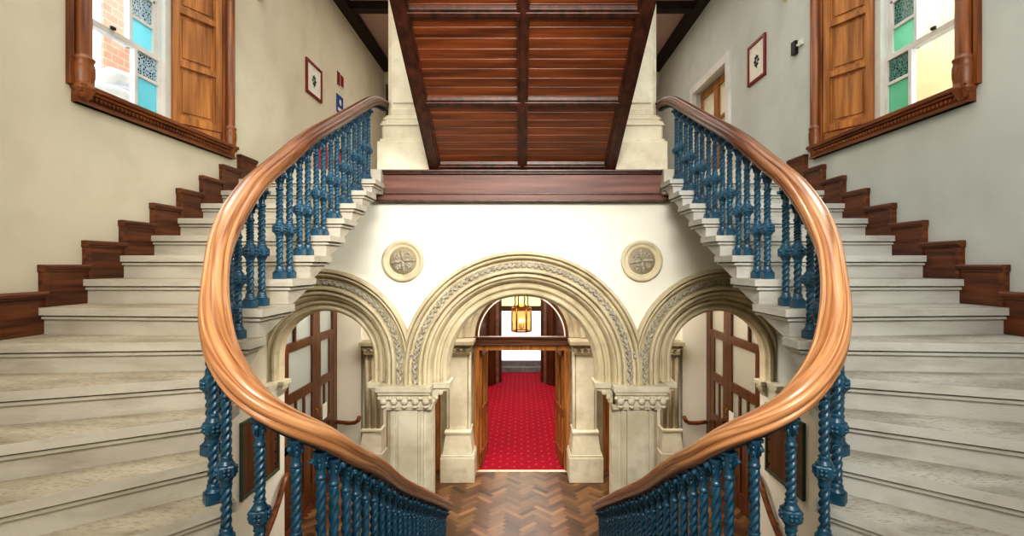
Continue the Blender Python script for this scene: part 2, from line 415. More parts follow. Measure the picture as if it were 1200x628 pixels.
# ------------------------------------------------------------------ stairs
# inner ends of the winder nosings (x, y) and the angle each line turns from the wall
INNER = [((1.53, 2.80), 5), ((1.53, 2.66), 20.5), ((1.51, 2.52), 32), ((1.45, 2.38), 41), ((1.34, 2.27), 51),
         ((1.21, 2.18), 61), ((1.07, 2.14), 71), ((.95, 2.17), 81), ((.80, 2.22), 90)]
Z0 = -0.255
def outer(p, ang):
    a = math.radians(ang); d = (math.cos(a), -math.sin(a))
    ts = []
    if d[0] > 1e-4: ts.append((XW - .004 - p[0]) / d[0])
    if d[1] < -1e-4: ts.append((-1.4 - p[1]) / d[1])
    t = min(ts); return (p[0] + d[0] * t, p[1] + d[1] * t)
XS = XW - .004
LINES = []      # from the top down: (inner, outer, z)
for k in range(8, -1, -1):
    yi = 3.06 + .306 * k - (0.11 if k == 0 else 0.04 if k == 1 else 0)
    LINES.append(((1.53, yi), (XS, 3.06 + .306 * k), Z0 + RISE * k))
for i, (p, a) in enumerate(INNER):
    LINES.append((p, outer(p, a), Z0 - RISE * (i + 1)))

def step_mesh(s, A, B, z, drop=0.19, last=False):
    """A = nosing line of this step (inner, outer), B = nosing line of the step above."""
    (ai, ao), (bi, bo) = A, B
    def fwd(P, Q, d):    # unit normal of line pointing down the stair
        v = Vector((Q[0] - P[0], Q[1] - P[1])).normalized(); n = Vector((v.y, -v.x))
        return v, n
    va, na = fwd(ai, ao, 0); vb, nb = fwd(bi, bo, 0)
    w = MB()
    def P(p): return (s * p[0], p[1])
    def shift(p, v, n, along, out): return (p[0] + v.x * along + n.x * out, p[1] + v.y * along + n.y * out)
    same_corner = abs(ao[0] - bo[0]) > 1e-3 and abs(ao[1] - bo[1]) > 1e-3
    mid = [(XW - .004, -1.4)] if same_corner else []
    # block
    b0 = shift(bi, vb, nb, 0, -0.05); b1 = shift(bo, vb, nb, 0, -0.05)
    a0 = ai; a1 = ao
    poly = [a0, a1] + mid + [b1, b0]; m = len(mid)
    w.cur = 1
    w.prism([P(p) for p in poly], [z - drop, z - drop] + [z - drop] * m + [z - drop + RISE * .9] * 2, z - 0.044)
    # small moulding under the nosing
    a0 = shift(ai, va, na, -0.022, 0.018); a1 = shift(ao, va, na, 0, 0.018)
    b0 = shift(bi, vb, nb, -0.018, -0.02); b1 = shift(bo, vb, nb, 0, -0.02)
    w.prism([P(p) for p in [a0, a1] + mid + [b1, b0]], z - 0.070, z - 0.053)
    w.cur = 0
    a0 = shift(ai, va, na, -0.045, 0.035); a1 = shift(ao, va, na, 0, 0.035)
    b0 = shift(bi, vb, nb, -0.045, 0.0); b1 = shift(bo, vb, nb, 0, -0.02)
    w.prism([P(p) for p in [a0, a1] + mid + [b1, b0]], z - 0.045, z)
    me = w.mesh('step', [M['step_' + W(s)], M['step_side_' + W(s)]], bevel=0.008)
    for p in me.polygons: p.material_index = 0 if p.normal.z > .8 else 1
    return me

for s in (-1, 1):
    t = thing('stair_flight', 'pale stone curving stair flight along the %s wall with worn treads' % W(s), 'staircase',
              (s * 2.2, 3.0, ZL))
    for i in range(1, len(LINES) - 1):
        A = LINES[i]; B = LINES[i - 1]
        obj('step', step_mesh(s, (A[0], A[1]), (B[0], B[1]), A[2]), None, t)
t = thing('central_stair_flight', 'central stone flight between the two lower blue balustrades down to parquet floor', 'staircase', (0, 3.6, ZH))
w = MB(); w.prism([(-.8, 2.22), (-.8, -1.4), (-XS, -1.4), (-XS, -2.19), (XS, -2.19), (XS, -1.4), (.8, -1.4), (.8, 2.22)], ZL - .25, ZL)
w2 = MB(); w2.prism([(-.9, 2.25), (-.9, -2.0), (.9, -2.0), (.9, 2.25)], ZL - .24, ZL + .0)
obj('landing', w, M['step'], t)
RZ = (ZL - ZH) / 12
for j in range(1, 12):
    z = ZL - RZ * j; y0 = 2.25 + .29 * (j - 1)
    w = MB(); w.cur = 1; w.box(-.93, .93, y0, y0 + .29, max(ZH, z - .3), z - .045)
    w.cur = 0; w.box(-.95, .95, y0 - .0, y0 + .32, z - .045, z)
    obj('step', w.mesh('step', [M['step'], M['step_side']], bevel=.008), None, t)

# stepped skirting on the walls
def skirting():
    for s in (-1, 1):
        root = bpy.data.objects.new('baseboard_' + W(s), None); COL.objects.link(root); root['kind'] = 'structure'
        root.location = (s * XW, 3.0, 0)
        for k in range(-4, 8):
            z = Z0 + RISE * k
            if k >= 0:
                y0 = 3.06 + .306 * k - (.0 if k else 0); y1 = y0 + .306
            else:
                y0 = outer(*INNER[-k - 1])[1] if -k - 1 < 9 else 0
                y1 = outer(*INNER[-k - 2])[1] if k < -1 else 3.06
                if y0 < -1.3: continue
            top = z + .255
            w = MB(); x0 = s * (XW - .035)
            w.box(s * XW, x0, y0 + .005, y1 + .012, z + .002, top - .045)
            # moulded cap with a return at the downhill end
            pr = [(0, 0), (.008, .0), (.012, .012), (.02, .018), (.022, .034), (.014, .044), (0, .045)]
            rings = []
            for yy in (y0 - .012, y1 + .012):
                rings.append([(s * (XW - .035 - a), yy, top - .045 + b) for a, b in pr] + [(s * XW, yy, top), (s * XW, yy, top - .045)])
            w.loft(rings, smooth=False)
            w.box(s * XW, s * (XW - .047), y0 - .004, y0 + .02, z + .002, top - .045)
            o = obj('skirting_block', w, M['skirt'], root, bevel=.003)
skirting()

# ------------------------------------------------------------------ handrail
RP = [(1.56, 5.80, 1.80), (1.585, 5.60, 1.785), (1.61, 5.40, 1.715), (1.62, 5.17, 1.60), (1.62, 4.5, 1.27), (1.62, 3.86, .955), (1.62, 3.4, .68), (1.62, 3.1, .50),
      (1.60, 2.88, .34), (1.565, 2.70, .20), (1.52, 2.55, .07), (1.46, 2.42, -.06), (1.39, 2.29, -.22), (1.305, 2.195, -.37), (1.205, 2.145, -.49),
      (1.09, 2.125, -.59), (.99, 2.165, -.67), (.90, 2.26, -.755), (.85, 2.42, -.885), (.82, 2.7, -1.05), (.82, 3.26, -1.39), (.82, 4.4, -2.0), (.82, 5.56, -2.62)]
def catmull(P, per=14):
    P = [Vector(p) for p in P]; out = []
    Q = [P[0] * 2 - P[1]] + P + [P[-1] * 2 - P[-2]]
    for i in range(1, len(Q) - 2):
        p0, p1, p2, p3 = Q[i - 1:i + 3]
        t0 = 0; t1 = t0 + (p1 - p0).length ** .5; t2 = t1 + (p2 - p1).length ** .5; t3 = t2 + (p3 - p2).length ** .5
        for k in range(per):
            t = t1 + (t2 - t1) * k / per
            a1 = p0 * ((t1 - t) / (t1 - t0)) + p1 * ((t - t0) / (t1 - t0)); a2 = p1 * ((t2 - t) / (t2 - t1)) + p2 * ((t - t1) / (t2 - t1))
            a3 = p2 * ((t3 - t) / (t3 - t2)) + p3 * ((t - t2) / (t3 - t2))
            b1 = a1 * ((t2 - t) / (t2 - t0)) + a2 * ((t - t0) / (t2 - t0)); b2 = a2 * ((t3 - t) / (t3 - t1)) + a3 * ((t - t1) / (t3 - t1))
            out.append(b1 * ((t2 - t) / (t2 - t1)) + b2 * ((t - t1) / (t2 - t1)))
    out.append(P[-1])
    L = [0]
    for i in range(1, len(out)): L.append(L[-1] + (out[i] - out[i - 1]).length)
    n = int(L[-1] / 0.03); res = []; j = 0
    for k in range(n + 1):
        d = L[-1] * k / n
        while j < len(L) - 2 and L[j + 1] < d: j += 1
        f = (d - L[j]) / max(1e-9, L[j + 1] - L[j]); res.append(out[j].lerp(out[j + 1], f))
    for _ in range(9):
        res = [res[0]] + [(res[i - 1] + res[i] * 2 + res[i + 1]) / 4 for i in range(1, len(res) - 1)] + [res[-1]]
    return res
RPATH = catmull(RP)
HALF = [(0, .054), (.016, .053), (.030, .048), (.038, .040), (.041, .032), (.045, .031), (.052, .035), (.060, .033), (.067, .024), (.071, .012), (.070, .002),
        (.064, -.006), (.056, -.008), (.055, -.013), (.062, -.019), (.063, -.028), (.057, -.037), (.044, -.044), (.026, -.048), (0, -.048)]
PROF = HALF + [(-a, b) for a, b in reversed(HALF[1:-1])]

def sweep(path, prof, s, name, mat, parent, uv=True):
    pts = [Vector((s * p.x, p.y, p.z)) for p in path]; rings = []; us = []; u = 0
    for i, p in enumerate(pts):
        t = (pts[min(i + 1, len(pts) - 1)] - pts[max(i - 1, 0)]).normalized()
        sd = t.cross(Vector((0, 0, 1))).normalized(); up = sd.cross(t)
        q = 1 - .2 * math.exp(-((p - Vector((s * 1.47, 2.45, -.02))).length / .3) ** 2)
        rings.append([tuple(p + sd * a * q + up * b) for a, b in prof])
        if i: u += (pts[i] - pts[i - 1]).length
        us.append(u)
    w = MB(); w.loft(rings)
    me = w.mesh(name, mat)
    ul = me.uv_layers.new(name='UVMap'); n = len(prof)
    for poly in me.polygons:
        vi = list(poly.vertices); wrap = any(v % n == n - 1 for v in vi) and any(v % n == 0 for v in vi)
        for li, v in zip(poly.loop_indices, vi):
            c = v % n
            if wrap and c == 0 and len(vi) == 4: c = n
            ul.data[li].uv = (us[min(v // n, len(us) - 1)], c / n)
    return obj(name, me, None, parent)

def railpt(x, y):     # nearest point in plan
    return min(RPATH, key=lambda p: (p.x - x) ** 2 + (p.y - y) ** 2)

for s in (-1, 1):
    t = thing('handrail', 'polished brown wooden handrail sweeping round the %s stair in a big curve' % W(s), 'handrail', (s * 1.1, 2.2, -1.0))
    sweep(RPATH, PROF, s, 'rail', M['rail'], t)
    sweep([p - Vector((0, 0, .058)) for p in RPATH], [(-.022, .006), (.022, .006), (.022, -.008), (-.022, -.008)], s, 'metal_strip', M['iron_dark'], t)

# ------------------------------------------------------------------ balusters
def ring(z, r, n=20, kind='round', ph=0.0, amp=0.0):
    out = []
    for k in range(n):
        a = 2 * PI * k / n
        if kind == 'square':
            c, s_ = math.cos(a), math.sin(a); rr = r / max(abs(c), abs(s_)) ; rr = min(rr, r * 1.32)
        elif kind == 'lobe': rr = r + amp * abs(math.cos(1.5 * (a - ph))) * 2 - amp * .8
        else: rr = r
        out.append((rr * math.cos(a), rr * math.sin(a), z))
    return out
def baluster_meshes():
    me = {}
    w = MB(); w.loft([ring(0, .036, kind='square'), ring(.046, .036, kind='square')], smooth=False)
    w.loft([ring(.046, .036), ring(.052, .037), ring(.058, .030), ring(.07, .025), ring(.078, .027), ring(.084, .022), ring(.09, .018)])
    me['base'] = w.mesh('baluster_base', M['iron'])
    def twist(z0, z1, turns, r=.0165, amp=.0055, flare=True):
        w = MB(); N = max(24, int(turns * 22)); rs = []
        for i in range(N + 1):
            f = i / N; z = z0 + (z1 - z0) * f
            rs.append(ring(z, r, 24, 'lobe', ph=2 * PI * turns * f, amp=amp))
        w.loft(rs); return w
    me['lower_shaft'] = twist(.088, .272, 1.7).mesh('lower_twist', M['iron'])
    w = MB()
    w.loft([ring(.262, .020), ring(.268, .026), ring(.276, .022), ring(.290, .026), ring(.302, .034), ring(.308, .036)])
    w.loft([ring(.306, .034, kind='square'), ring(.312, .037, kind='square'), ring(.350, .037, kind='square'), ring(.356, .034, kind='square')], smooth=False)
    w.loft([ring(.354, .036), ring(.362, .033), ring(.372, .026), ring(.384, .021), ring(.390, .026), ring(.396, .020)])
    for k in range(4):     # four-petal flower on each face
        a = PI / 2 * k; c = Vector((math.cos(a), math.sin(a), 0)); tn = Vector((-math.sin(a), math.cos(a), 0))
        for q in range(4):
            b = PI / 2 * q + PI / 4
            p = c * .037 + tn * (.012 * math.cos(b)) + Vector((0, 0, .331 + .012 * math.sin(b)))
            w.ball(p, .010, n=5)
    me['knob'] = w.mesh('flower_knob', M['iron'])
    me['upper_shaft'] = twist(0, .25, 2.3).mesh('upper_twist', M['iron'])
    w = MB()     # capital, height .125, origin at its foot
    w.loft([ring(0, .018), ring(.004, .024), ring(.012, .026), ring(.018, .022), ring(.026, .018), ring(.05, .019), ring(.075, .022), ring(.095, .027), ring(.105, .028), ring(.125, .026)])
    for k in (0, 2):
        a = PI / 2 * k; c = Vector((math.cos(a), math.sin(a), 0)); tn = Vector((-math.sin(a), math.cos(a), 0))
        pts = [c * .018 + Vector((0, 0, .05)), c * .028 + Vector((0, 0, .08)), c * .040 + Vector((0, 0, .102)), c * .049 + Vector((0, 0, .096)), c * .047 + Vector((0, 0, .086))]
        w.tube(pts, [.005, .007, .008, .009, .007], 8)
        w.ball(c * .045 + Vector((0, 0, .091)), .0115, n=6)
    for k in range(4):
        a = PI / 2 * k + PI / 4; c = Vector((math.cos(a), math.sin(a), 0))
        w.ball(c * .022 + Vector((0, 0, .066)), .008, (1, 1, 2.0), 5); w.ball(c * .027 + Vector((0, 0, .092)), .008, (1, 1, 1.2), 5)
    w.loft([ring(.112, .030, kind='square'), ring(.125, .031, kind='square')], smooth=False)
    me['capital'] = w.mesh('scroll_capital', M['iron'])
    return me
BM = baluster_meshes()
proto = thing('baluster', 'x', 'baluster', (0, 0, 0))
for nm in ('base', 'lower_shaft', 'knob', 'upper_shaft', 'capital'):
    obj(nm, BM[nm], None, proto, loc=(0, 0, 0))
first = [True]
def copy_tree(root):
    r = root.copy(); COL.objects.link(r)
    for ch in list(root.children):
        c = ch.copy(); COL.objects.link(c); c.parent = r
    return r
def put_baluster(s, x, y, zb, label, group, rot=0.0):
    p = railpt(x, y); top = p.z - .062
    H = top - zb
    o = proto if first[0] else copy_tree(proto); first[0] = False
    sc = min(1.0, H / .62); o.scale = (1, 1, sc)
    o.location = (s * x, y, zb); o.rotation_euler = (0, 0, rot)
    h = H / sc
    for c in o.children:
        if c.name.startswith('upper_shaft'): c.location = (0, 0, .392); c.scale = (1, 1, (h - .125 - .392) / .25)
        if c.name.startswith('capital'): c.location = (0, 0, h - .125)
    o['label'] = label; o['category'] = 'baluster'; o['group'] = group
for s in (-1, 1):
    n = 0
    ups = []
    for k in range(7, -1, -1):
        for d in (.18, .035):
            ups.append((1.62, 3.06 + .306 * k + d, Z0 + RISE * k))
    ups[-1] = (1.615, 3.02, Z0); ups[-2] = (1.62, 3.165, Z0)
    for (x, y, z) in ups:
        put_baluster(s, x, y, z, 'blue twisted iron baluster on the %s upper flight, %s down from the stone column' % (W(s), ORD[n]),
                     'balusters of the %s upper flight' % W(s)); n += 1
    wind = [(1.605, 2.87, 1, 0), (1.57, 2.725, 2, 0), (1.53, 2.57, 3, -.2), (1.485, 2.42, 4, -.5), (1.385, 2.275, 5, -.8), (1.285, 2.20, 6, -1.0), (1.11, 2.14, 7, -1.4), (.98, 2.19, 8, -1.8), (.905, 2.27, 9, -2.2)]
    for i, (x, y, k, r) in enumerate(wind):
        put_baluster(s, x, y, Z0 - RISE * k, 'blue twisted iron baluster under the %s handrail bend, %s along it coming down' % (W(s), ORD[i]),
                     'balusters of the %s bend' % W(s), -s * r)
    row = [2.335, 2.43, 2.53] + [2.65 + .143 * i for i in range(20)]
    for i, y in enumerate(row):
        x = max(.82, railpt(.85, y).x) if y < 2.7 else .82
        z = max(ZH, ZL - RZ * (int((y - 2.25) / .29) + 1))
        put_baluster(s, x, y, z, 'blue twisted iron baluster of the %s lower row beside the hall, %s from the bend' % (W(s), ORD[i]),
                     'balusters of the %s lower flight' % W(s))

# ------------------------------------------------------------------ arches
def arc_mesh(cx, cz, prof, rk_stilt, a0=0.0, a1=PI, n=72, clip=None, mat=None, name='arch'):
    """prof = closed list of (radius, y).  Stilts go straight down to rk_stilt."""
    w = MB(); rings = []
    def rg(ca, sa, dz=0): return [(cx + r * ca, y, cz + r * sa + dz) for r, y in prof]
    rings.append([(cx + r, y, rk_stilt) for r, y in prof])
    for i in range(n + 1):
        a = a0 + (a1 - a0) * i / n
        rings.append(rg(math.cos(a), math.sin(a)))
    rings.append([(cx - r, y, rk_stilt) for r, y in prof])
    w.loft(rings, smooth=False)
    me = w.mesh(name, mat)
    bm = bmesh.new(); bm.from_mesh(me)
    for (co, no) in (clip or []):
        bmesh.ops.bisect_plane(bm, geom=bm.verts[:] + bm.edges[:] + bm.faces[:], plane_co=co, plane_no=no, clear_outer=True)
    bm.to_mesh(me); bm.free()
    for p in me.polygons: p.use_smooth = False
    return me
ZS = -1.337
def front_prof(Ro, Ri):
    d = Ro - Ri; y = YA
    P = [(0, .0), (0, -.06), (.03, -.088), (.09, -.088), (.12, -.064), (.125, -.03), (.15, -.03), (.155, -.056), (.19, -.062), (.23, -.05), (.25, -.02), (.26, .014), (.33, .02),
         (.34, .002), (.36, .002), (.37, .02), (.55, .02), (.555, -.004), (.575, -.034), (.615, -.048), (.66, -.042), (.69, -.012), (.695, .032), (.72, .036), (.73, .008), (.77, 0), (.82, .004),
         (.84, .02), (.845, .052), (.88, .058), (.895, .048), (.93, .058), (.97, .088), (1.0, .112), (1.0, .155), (0, .155)]
    return [(Ro - f * d, y + q) for f, q in P]
def inner_prof(Ro, Ri):
    d = Ro - Ri; y = YA + .15
    P = [(-.12, 0.005), (.2, 0.0), (.24, -.02), (.34, -.03), (.44, -.02), (.47, .02), (.56, .028), (.60, .022), (.62, -.004), (.74, -.012), (.84, -.004), (.87, .02), (1.0, .06), (1.0, .2), (-.12, .2)]
    return [(Ro - f * d, y + q) for f, q in P]
def carved(cx, cz, r, zs, wdt, a0, a1, keep):
    w = MB(); L = int(r * (a1 - a0) / .034)
    def sprig(px, pz, ang, k):
        if not keep(px, pz): return
        for q in range(3):
            b = ang + (q - 1) * 1.0 + (PI / 2 if k % 2 else -PI / 2)
            dx, dz = math.cos(b), math.sin(b)
            w.ball((px + dx * wdt * .28, YA - .004, pz + dz * wdt * .28), wdt * .26, (1, .7, 1), 4)
        w.ball((px, YA - .006, pz), wdt * .2, (1, .8, 1), 4)
    for i in range(L + 1):
        a = a0 + (a1 - a0) * i / L
        sprig(cx + r * math.cos(a), cz + r * math.sin(a), a + PI / 2, i)
    for sd in (-1, 1):
        m = int((cz - zs) / .036)
        for i in range(m): sprig(cx + sd * r, cz - .036 * (i + 1), PI / 2, i)
    return w
pl = Vector((4.52, 0, .232)).normalized()
P0 = Vector((1.273, 0, -.75))
t = thing('stone_arch', 'large carved stone arch in the middle of the arcade over the red carpet', 'arch', (0, YA, ZS))
clips = [(P0, pl), (Vector((-P0.x, 0, P0.z)), Vector((-pl.x, 0, pl.z)))]
obj('moulded_ring', arc_mesh(0, -1.206, front_prof(1.353, 1.01), ZS, clip=clips, mat=M['stone']), None, t)
obj('inner_ring', arc_mesh(0, -1.206, inner_prof(1.02, .84), ZS, mat=M['stone']), None, t)
obj('carved_band', carved(0, -1.206, 1.353 - .44 * .343, ZS, .062, 0, PI, lambda x, z: abs(x) < 1.25), M['carve'], t)
for s in (-1, 1):
    t = thing('stone_arch', 'smaller carved stone arch on the %s of the arcade, half hidden by the stair' % W(s), 'arch', (s * 2.26, YA, ZS))
    c2 = [(Vector((s * P0.x, 0, P0.z)), Vector((-s * pl.x, 0, -pl.z))), (Vector((s * 2.895, 0, 0)), Vector((s, 0, 0)))]
    obj('moulded_ring', arc_mesh(s * 2.26, -1.09, front_prof(1.045, .70), ZS, clip=c2, mat=M['stone']), None, t)
    obj('inner_ring', arc_mesh(s * 2.26, -1.08, inner_prof(.71, .545), ZS, clip=[(Vector((s * 2.895, 0, 0)), Vector((s, 0, 0)))], mat=M['stone']), None, t)
    obj('carved_band', carved(s * 2.26, -1.09, 1.045 - .44 * .345, ZS, .062, 0, PI, lambda x, z: 1.30 < abs(x) < 2.88), M['carve'], t)

# piers
def foliage(w, x0, x1, y, z0, z1, n):
    for i in range(n):
        cx = x0 + (x1 - x0) * (i + .5) / n; wd = (x1 - x0) / n
        w.ball((cx, y, z0 + (z1 - z0) * .55), wd * .36, (1, .7, 1), 6)
        w.ball((cx - wd * .38, y + .004, z0 + (z1 - z0) * .75), wd * .24, (1, .8, .9), 5)
        w.ball((cx + wd * .38, y + .004, z0 + (z1 - z0) * .75), wd * .24, (1, .8, .9), 5)
        w.ball((cx, y - .01, z0 + (z1 - z0) * .2), wd * .2, (1.2, .7, .8), 5)
def chamfer_rect(x0, x1, y0, y1, c):
    return [(x0 + c, y0), (x1 - c, y0), (x1, y0 + c), (x1, y1 - c), (x1 - c, y1), (x0 + c, y1), (x0, y1 - c), (x0, y0 + c)]
for s in (-1, 1):
    t = thing('stone_pier', 'pale stone pier with leafy capital carrying the arcade, %s of the middle arch' % W(s), 'pier', (s * 1.27, YA + .2, ZH))
    a, b = s * 1.015, s * 1.53
    x0, x1 = min(a, b), max(a, b)
    w = MB(); w.prism(chamfer_rect(x0 + .01, x1 - .01, YA + .02, YA + .36, .05), ZH, -1.58)
    for fx in (.20, .80):
        xx = x0 + (x1 - x0) * fx; w.box(xx - .018, xx + .018, YA - .005, YA + .05, ZH + .3, -1.60)
    w.box(x0 + .15, x1 - .15, YA - .01, YA + .05, ZH + .3, -1.60)
    w.box(x0 - .0, x1 + .0, YA + .1, YA + .28, ZH, -1.58)
    obj('shaft', w, M['stone_pale'], t, bevel=.006)
    w = MB(); w.prism(chamfer_rect(x0 - .06, x1 + .06, YA - .06, YA + .42, .03), ZH, ZH + .22); w.prism(chamfer_rect(x0 - .03, x1 + .03, YA - .03, YA + .39, .03), ZH + .22, ZH + .30)
    obj('base', w, M['stone_pale'], t, bevel=.008)
    w = MB(); ex0, ex1 = (x0 - .08, x1 + .01) if s < 0 else (x0 - .01, x1 + .08)
    w.box(ex0, ex1, YA - .10, YA + .36, -1.40, ZS)
    w.box(ex0 + .02, ex1 - .02, YA - .08, YA + .34, -1.435, -1.40)
    w.prism([(ex0 + .05, YA - .05), (ex1 - .02, YA - .05), (ex1 - .02, YA + .3), (ex0 + .05, YA + .3)], -1.58, -1.435)
    w.box(x0 - .01, x1 + .01, YA - .03, YA + .33, -1.61, -1.585)
    cap = obj('capital', w, M['stone_pale'], t, bevel=.004)
    w = MB(); foliage(w, ex0 + .02, ex1 - .0, YA - .065, -1.60, -1.43, 5); g = obj('leaf_carving', w, M['stone_pale']); g.parent = cap
    # corbels of the inner rings, one to each side
    for (p, q, nm) in ((1.03, .82, 'corbel'), (1.50, 1.75, 'corbel')):
        w = MB(); cx0, cx1 = min(s * p, s * q), max(s * p, s * q)
        w.box(cx0, cx1, YA + .09, YA + .36, -1.40, ZS); 
        sgn = 1 if abs(q) > abs(p) else -1; sg = s * sgn
        xb = s * p; xt = s * q - sg * .02
        pts = [(xb, -1.585), (xb + sg * .035, -1.56), (xb + sg * .06, -1.50), (xb + sg * .10, -1.45), (xt - sg * .01, -1.43), (xt, -1.415), (xt, -1.40), (xb, -1.40)]
        w.loft([[(x, YA + .12, z) for x, z in pts], [(x, YA + .34, z) for x, z in pts]], smooth=False)
        w.ball((xb + sg * .10, YA + .12, -1.455), .03, (1, .6, 1), 6); w.ball((xb + sg * .05, YA + .12, -1.51), .028, (1, .6, 1), 6)
        obj(nm, w, M['stone_pale'], t, bevel=.003)
    # capital slab on the side wall
    w = MB(); w.box(s * 2.78, s * 2.895, YA - .10, 6.03, -1.385, ZS); w.box(s * 2.785, s * 2.895, YA - .06, 6.03, -1.415, -1.385)
    w.box(s * 2.72, s * 2.80, YA + .13, 6.03, -1.385, ZS)
    w.prism([(s * 2.80, YA + .15), (s * 2.74, YA + .15), (s * 2.74, 6.0), (s * 2.80, 6.0)], [-1.52, -1.43, -1.43, -1.52], -1.385)
    o = obj('impost_block', w, M['stone_pale'], bevel=.004); recentre(o)
    tag(o, 'moulded stone impost under the outer foot of the %s arch' % W(s), 'impost')
    # roundel
    t = thing('roundel', 'round carved stone rosette on white wall above the %s pier' % W(s), 'roundel', (s * 1.325, YA, .04))
    w = MB(); w.lathe([(.23, YA), (.23, YA - .03), (.215, YA - .045), (.195, YA - .04), (.185, YA - .02), (.17, YA - .022), (.155, YA - .03), (.150, YA - .015), (.001, YA - .015)], (s * 1.325, .04), 48, 'y')
    obj('rim', w, M['stone'], t)
    w = MB(); w.lathe([(.152, YA - .012), (.152, YA - .018), (.001, YA - .018)], (s * 1.325, .04), 40, 'y'); obj('disc', w, M['stone_dark'], t)
    w = MB(); cx, cz = s * 1.325, .04
    for q in range(4):
        b = PI / 2 * q + .12; dx, dz = math.cos(b), math.sin(b)
        w.tube([(cx, YA - .026, cz), (cx + dx * .07, YA - .03, cz + dz * .07), (cx + dx * .14, YA - .026, cz + dz * .14 - .01)], [.014, .012, .009], 8)
        for u in (.05, .08, .11):
            for v in (-1, 1): w.ball((cx + dx * u - dz * v * .013, YA - .026, cz + dz * u + dx * v * .013), .009, n=4)
        b += PI / 4; dx, dz = math.cos(b), math.sin(b)
        px, pz = cx + dx * .088, cz + dz * .088
        for k in range(5):
            c = 2 * PI * k / 5 + q; w.ball((px + .021 * math.cos(c), YA - .022, pz + .021 * math.sin(c)), .0145, (1, .8, 1), 5)
        w.ball((px, YA - .022, pz), .009, n=5)
    w.ball((cx, YA - .022, cz), .02, (1, .6, 1), 6)
    obj('flower_carving', w, M['carve'], t)
    # small pendant ornament between arches
    w = MB(); w.ball((s * 1.275, YA - .02, -1.02), .035, (1, .7, 1.2), 7)
    for k in range(5): w.ball((s * 1.275 + .03 * math.cos(k * 1.26), YA - .02, -1.0 + .035 * math.sin(k * 1.26)), .02, (1, .8, 1), 5)
    w.ball((s * 1.275, YA - .02, -1.09), .018, (1, .8, 1.8), 5)
    o = obj('leaf_boss', w, M['carve']); recentre(o); tag(o, 'small carved leaf boss where the middle and %s arch mouldings meet' % W(s), 'ornament')

# ------------------------------------------------------------------ fascia + columns + upper flight soffit
t = thing('fascia_beam', 'mauve brown wooden fascia board across the top of the white arcade wall', 'beam', (0, 5.6, .69))
w = MB(); w.box(-1.60, 1.60, 5.60, 5.70, .70, .985); obj('board', w, M['fascia'], t)
w = MB(); w.box(-1.625, 1.625, 5.565, 5.72, .985, 1.005); w.box(-1.64, 1.64, 5.545, 5.72, 1.005, 1.03); obj('cap_moulding', w, M['beam'], t, bevel=.006)
w = MB(); w.box(-1.60, 1.60, 5.585, 5.70, .765, .785); w.box(-1.60, 1.60, 5.59, 5.70, .69, .71); obj('lower_moulding', w, M['beam'], t, bevel=.004)
for s in (-1, 1):
    t = thing('stone_column', 'tall pale stone column on a stepped pedestal %s of the wooden soffit' % W(s), 'column', (s * 1.31, 5.9, ZF))
    a, b = sorted((s * 1.02, s * 1.60))
    Y0 = 5.63
    w = MB(); w.box(a, b, Y0, Y0 + .55, ZF, 1.36); obj('plinth', w, M['stone_pale'], t, bevel=.012)
    w = MB()
    def rr(i, z, h): w.prism(chamfer_rect(a + i, b - i, Y0 + i, Y0 + .55 - i, .01 + i * .3), z, z + h)
    rr(.02, 1.36, .03); rr(.04, 1.39, .15)
    for i, z in ((.025, 1.54), (.035, 1.565), (.055, 1.59), (.05, 1.61), (.065, 1.635)): rr(i, z, .026)
    obj('pedestal', w, M['stone_pale'], t, bevel=.006)
    w = MB(); w.prism(chamfer_rect(a + .09, b - .09, Y0 + .09, Y0 + .46, .05), 1.66, ZC)
    mx0, mx1 = a + .16, b - .16
    w.box(mx0, mx1, Y0 + .075, Y0 + .12, 1.80, ZC)
    w.prism([(a + .13, Y0 + .075), (b - .13, Y0 + .075), (b - .13, Y0 + .12), (a + .13, Y0 + .12)], 1.66, 1.74)
    obj('shaft', w, M['stone_pale'], t, bevel=.01)

def soffit():
    t = thing('upper_stair_flight', 'underside of wooden upper stair flight with boarded panels and dark beams', 'staircase', (0, 5.6, 1.04))
    sl = .57
    def Z(y): return 1.04 + sl * (5.6 - y)
    def bar(w, x0, x1, ya, yb, lo, hi):
        b = [(x0, ya, Z(ya) + lo), (x1, ya, Z(ya) + lo), (x1, yb, Z(yb) + lo), (x0, yb, Z(yb) + lo)]
        tt = [(x, y, z - lo + hi) for x, y, z in b]; w.hexa(b, tt)
    for (x0, x1) in ((-.93, -.02), (.02, .93)):
        w = MB(); y = 5.62; 
        while y > 1.6:
            bar(w, x0, x1, y, y - .082, .035, .075); y -= .088
        bar(w, x0, x1, 5.62, 1.6, .05, .085)
        obj('soffit_boards', w, M['board'], t, bevel=.004)
    for s in (-1, 1):
        w = MB(); bar(w, s * .905, s * 1.0, 5.62, 1.6, -.02, .22); bar(w, s * .885, s * .91, 5.6, 1.6, .0, .05); bar(w, s * 1.0, s * 1.02, 5.62, 1.6, .0, .24)
        obj('side_beam', w, M['beam'], t, bevel=.005)
    w = MB(); bar(w, -.05, .05, 5.62, 1.6, .0, .06); bar(w, -.022, .022, 5.62, 1.6, -.012, .03)
    obj('centre_beam', w, M['beam'], t, bevel=.004)
    for yc in (5.57, 4.79, 4.0, 3.2, 2.4):
        w = MB(); bar(w, -.91, .91, yc + .035, yc - .035, .004, .06); bar(w, -.91, .91, yc + .015, yc - .015, -.006, .03)
        obj('cross_beam', w, M['beam'], t, bevel=.004)
soffit()

